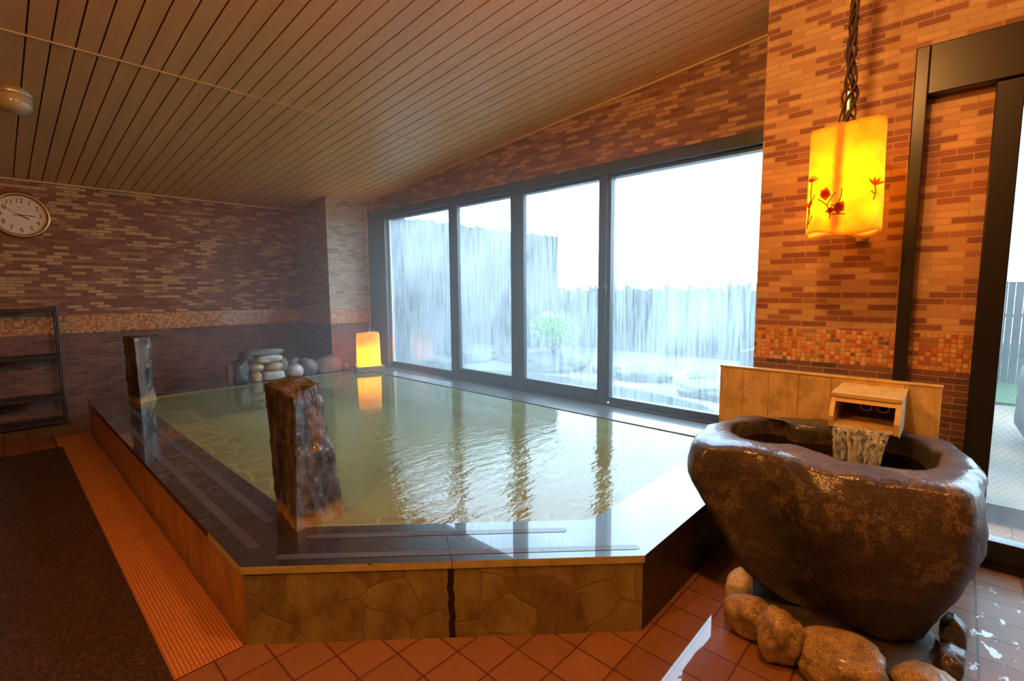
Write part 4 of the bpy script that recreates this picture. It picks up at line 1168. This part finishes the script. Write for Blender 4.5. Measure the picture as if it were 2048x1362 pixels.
# ------------------------------------------------------------------ outside
q = N('frosty_gravel'); c_ = q.coord(); n_1 = q.noise(c_, 1.6, 4, 0.6); n_2 = q.noise(c_, 30, 3)
q.pbr(q.mix(q.math('MULTIPLY', n_2, 0.4), q.ramp(n_1, [(0.35, (0.08, 0.065, 0.045)), (0.6, (0.20, 0.14, 0.080))]), (0.04, 0.035, 0.03)), 0.8); M_ground = q.m
bm = bmesh.new(); box(bm, 4.0, 16, -8, 9, -0.1, 0.10)
structure(obj('ground_outside', bm, M_ground), 'frosty garden ground outside the windows', 'ground')
def fence_mat(name, a, b):
    q = N(name); c = q.coord(); X, Y, Z = q.sep(c)
    v = q.noise(q.comb(q.math('MULTIPLY', q.math('ADD', X, Y), 9), q.math('MULTIPLY', Z, 0.5)), 2.5, 4, 0.7)
    q.pbr(q.ramp(v, [(0.35, a), (0.65, b)]), 0.8); return q.m
M_fence = fence_mat('dark_fence_boards', (0.026, 0.019, 0.019), (0.038, 0.029, 0.029))
M_fence2 = fence_mat('weathered_reed_fence', (0.030, 0.036, 0.032), (0.042, 0.047, 0.040))
def fence(label, p0, p1, zt, mat, step, wob, seed, name):
    root = empty(name, (*p0, 0.1)); tag(root, label, 'fence')
    a, b2 = Vector((*p0, 0)), Vector((*p1, 0)); L = (b2-a).length; d = (b2-a).normalized(); n = Vector((-d.y, d.x, 0))
    rr = random.Random(seed); bm = bmesh.new(); s = 0
    while s < L:
        w = step*(0.8+rr.random()*0.4); t0, t1 = s, min(L, s+w*0.94); dz = (rr.random()-0.5)*wob; o_ = (rr.random()-0.5)*0.012
        vs = []
        for z in (0.1, zt+dz):
            for off in (-0.012+o_, 0.012+o_):
                for t in (t0, t1): vs.append(bm.verts.new((a + d*t + n*off) + Vector((0, 0, z))))
        for f in ((0,1,3,2), (4,6,7,5), (0,4,5,1), (2,3,7,6), (0,2,6,4), (1,5,7,3)): bm.faces.new([vs[i] for i in f])
        s += w
    child(obj('board_panel', bm, mat), root)
    for k in range(int(L/1.4)+1):
        p = a + d*min(L-0.05, k*1.4) + n*0.05
        bm = bmesh.new(); tube(bm, [p+Vector((0, 0, 0.1)), p+Vector((0, 0, zt-0.05))], 0.035, 8); child(obj('fence_post', bm, mat), root)
    for z in (0.5, zt-0.4):
        bm = bmesh.new(); tube(bm, [a+n*0.03+Vector((0, 0, z)), b2+n*0.03+Vector((0, 0, z))], 0.025, 6); child(obj('rail', bm, mat), root)
fence('tall dark board fence behind the two far windows', (4.05, 6.95), (9.06, 6.95), 2.62, M_fence, 0.10, 0.05, 5, 'board_fence')
fence('lower pale reed fence at the far side of garden', (9.1, 6.96), (9.1, -4.0), 1.42, M_fence2, 0.07, 0.14, 6, 'reed_fence')
# trees beyond the low fence (pale winter hedge)
M_hedge = plain('winter_hedge', (0.03, 0.04, 0.035), 0.8)
GT = 'bare bushes beyond the reed fence'
rr_ = random.Random(12)
BL = ['bare bush over the reed fence, next to the tall dark fence', 'shortest bare bush, over the reed fence behind the green shrub', 'bare bush over the reed fence behind the window latch', 'tallest bare bush over the reed fence, in the widest window', 'bare bush over the reed fence nearest the brick pier']
for k, (yy, hh) in enumerate(((6.1, 1.75), (4.85, 1.6), (3.6, 1.72), (2.35, 1.85), (1.1, 1.75))):
    t_ = empty('bare_bush', (10.4, yy, 0.1)); tag(t_, BL[k], 'bush', GT)
    bm = bmesh.new()
    for s in range(70):
        a = rr_.uniform(-0.5, 0.5); b0 = Vector((10.4+rr_.uniform(-0.2, 0.2), yy+a*0.5, 0.1))
        tip = Vector((10.4+rr_.uniform(-0.5, 0.5), yy+a*0.95+rr_.uniform(-0.1, 0.1), hh+rr_.uniform(-0.5, 0.1)))
        mid = b0.lerp(tip, 0.5) + Vector((0, rr_.uniform(-0.1, 0.1), 0.15))
        tube(bm, [b0, mid, tip], [0.022, 0.012, 0.005], 5)
    child(obj('branches', bm, M_hedge), t_)
# green shrub in a stone planter
M_leaf = plain('bright_leaf', (0.18, 0.42, 0.015), 0.5)
M_leaf2 = plain('lime_leaf', (0.32, 0.60, 0.03), 0.5)
sc = Vector((6.35, 4.93, 0.73))
shb = empty('green_shrub', (sc.x, sc.y, 0.36)); tag(shb, 'bright green leafy shrub outside the third window', 'shrub')
bm = bmesh.new(); bm2 = bmesh.new(); rr_ = random.Random(4)
for s in range(1500):
    u = Vector((rr_.gauss(0, 1), rr_.gauss(0, 1), rr_.gauss(0, 1))).normalized()*(rr_.random()**0.45)
    p = sc + Vector((u.x*0.36, u.y*0.46, u.z*0.31))
    d = Vector((u.x+rr_.uniform(-.5, .5), u.y+rr_.uniform(-.5, .5), u.z*0.5+rr_.uniform(-.1, .5))).normalized(); sd = d.cross(Vector((0, 0, 1))).normalized()*0.016
    t = bm if s % 3 else bm2
    a = t.verts.new(p); b_1 = t.verts.new(p+d*0.035+sd); c_1 = t.verts.new(p+d*0.08); d_1 = t.verts.new(p+d*0.035-sd)
    t.faces.new((a, b_1, c_1, d_1))
child(obj('foliage', bm, M_leaf), shb); child(obj('young_foliage', bm2, M_leaf2), shb)
bm = bmesh.new()
for k in range(7):
    a = k*0.9; tube(bm, [(sc.x+0.03*math.cos(a), sc.y+0.03*math.sin(a), 0.365), (sc.x+0.15*math.cos(a), sc.y+0.15*math.sin(a), 0.6)], [0.014, 0.006], 6)
child(obj('stems', bm, plain('shrub_bark', (0.06, 0.045, 0.03), 0.8)), shb)
M_orock = stone_mat('garden_rock', [(0.015, 0.017, 0.018), (0.028, 0.030, 0.032), (0.05, 0.052, 0.052)], 5, None, 0.6, 0.2, 0.02, 0.7)
def orock(label, c, d, seed, **k): return trock(label, 'rock', 'rocks round the garden bath', 'garden_rock', c, d, seed, M_orock, flat=0.10, rough=0.22, sq=2.6, **k)
orock('dark rock supporting the green shrub', (6.35, 4.93, 0.20), (0.95, 1.15, 0.34), 31)
orock('low rock in the garden, left of the shrub rock', (6.6, 6.0, 0.18), (0.7, 0.6, 0.30), 32)
orock('flat pale rock at the middle of the widest window', (6.35, 3.35, 0.16), (0.55, 0.75, 0.22), 33)
orock('rock nearest the brick pier seen through the widest window', (5.9, 2.15, 0.16), (0.6, 0.8, 0.22), 34)
orock('rock between the flat pale rock and the pier rock', (6.75, 2.55, 0.15), (0.45, 0.5, 0.2), 35)
orock('rock in front of the fence behind second window', (6.2, 6.55, 0.2), (0.9, 0.5, 0.36), 36)
orock('rock close outside the farthest window', (5.0, 6.2, 0.2), (0.6, 0.5, 0.3), 37)
orock('small rock right of the shrub rock', (6.5, 4.02, 0.14), (0.36, 0.42, 0.18), 38)
bm = bmesh.new(); rings = []
for z in (0.101, 0.118):
    rings.append([Vector((4.95 + math.cos(2*math.pi*k/48)*0.72*(1+0.08*math.sin(3*2*math.pi*k/48)), 3.9 + math.sin(2*math.pi*k/48)*2.1, z)) for k in range(48)])
loft(bm, rings)
q = N('garden_bath_water'); q.pbr((0.03, 0.04, 0.045), 0.12, q.bump(q.noise(q.coord(), 8, 3), 0.15, 0.01)); 
tag(obj('garden_bath', bm, q.m), 'grey water of the open-air bath among the rocks outside', 'water', kind='stuff')
bm = bmesh.new()
for v in box(bm, 4.92, 5.12, 1.33, 1.56, 0.1, 0.82): 
    if v.co.z > 0.5: v.co.z += (v.co.y-1.45)*-0.25
o = obj('stone_post', bm, M_orock, bevel=0.02); tag(o, 'grey stone post with a pale slanted top outside, beside the brick pier', 'stone post')
# outside the door: lawn patch and boulder
bm = bmesh.new(); box(bm, 7.5, 10, -3, -0.1, 0.1, 0.13); structure(obj('ground_lawn', bm, plain('lawn', (0.02, 0.055, 0.012), 0.9)), 'strip of lawn outside the glass door', 'lawn')
trock('large pale rounded boulder outside the glass door', 'rock', None, 'garden_boulder', (5.6, -0.75, 0.45), (1.2, 0.75, 0.85), 41, stone_mat('pale_boulder', [(0.02, 0.018, 0.015), (0.03, 0.027, 0.022), (0.045, 0.04, 0.034)], 3), rough=0.1)

# ------------------------------------------------------------------ steam over the pool
q = N('steam'); vs_ = q.n('ShaderNodeVolumeScatter'); vs_.inputs['Color'].default_value = (1, 1, 1, 1); vs_.inputs['Density'].default_value = 0.075; vs_.inputs['Anisotropy'].default_value = 0.3
q.l(vs_.outputs[0], q.out.inputs['Volume'])
bm = bmesh.new()
prism(bm, [(1.2, 6.02), (1.2, 2.8), (2.4, 1.5), (3.30, 1.22), (3.78, 1.22), (3.78, 5.6), (3.1, 6.02)], 0.36, 2.50)
st = obj('steam', bm, q.m); tag(st, 'faint steam drifting above the hot pool near the windows', 'steam', kind='stuff')
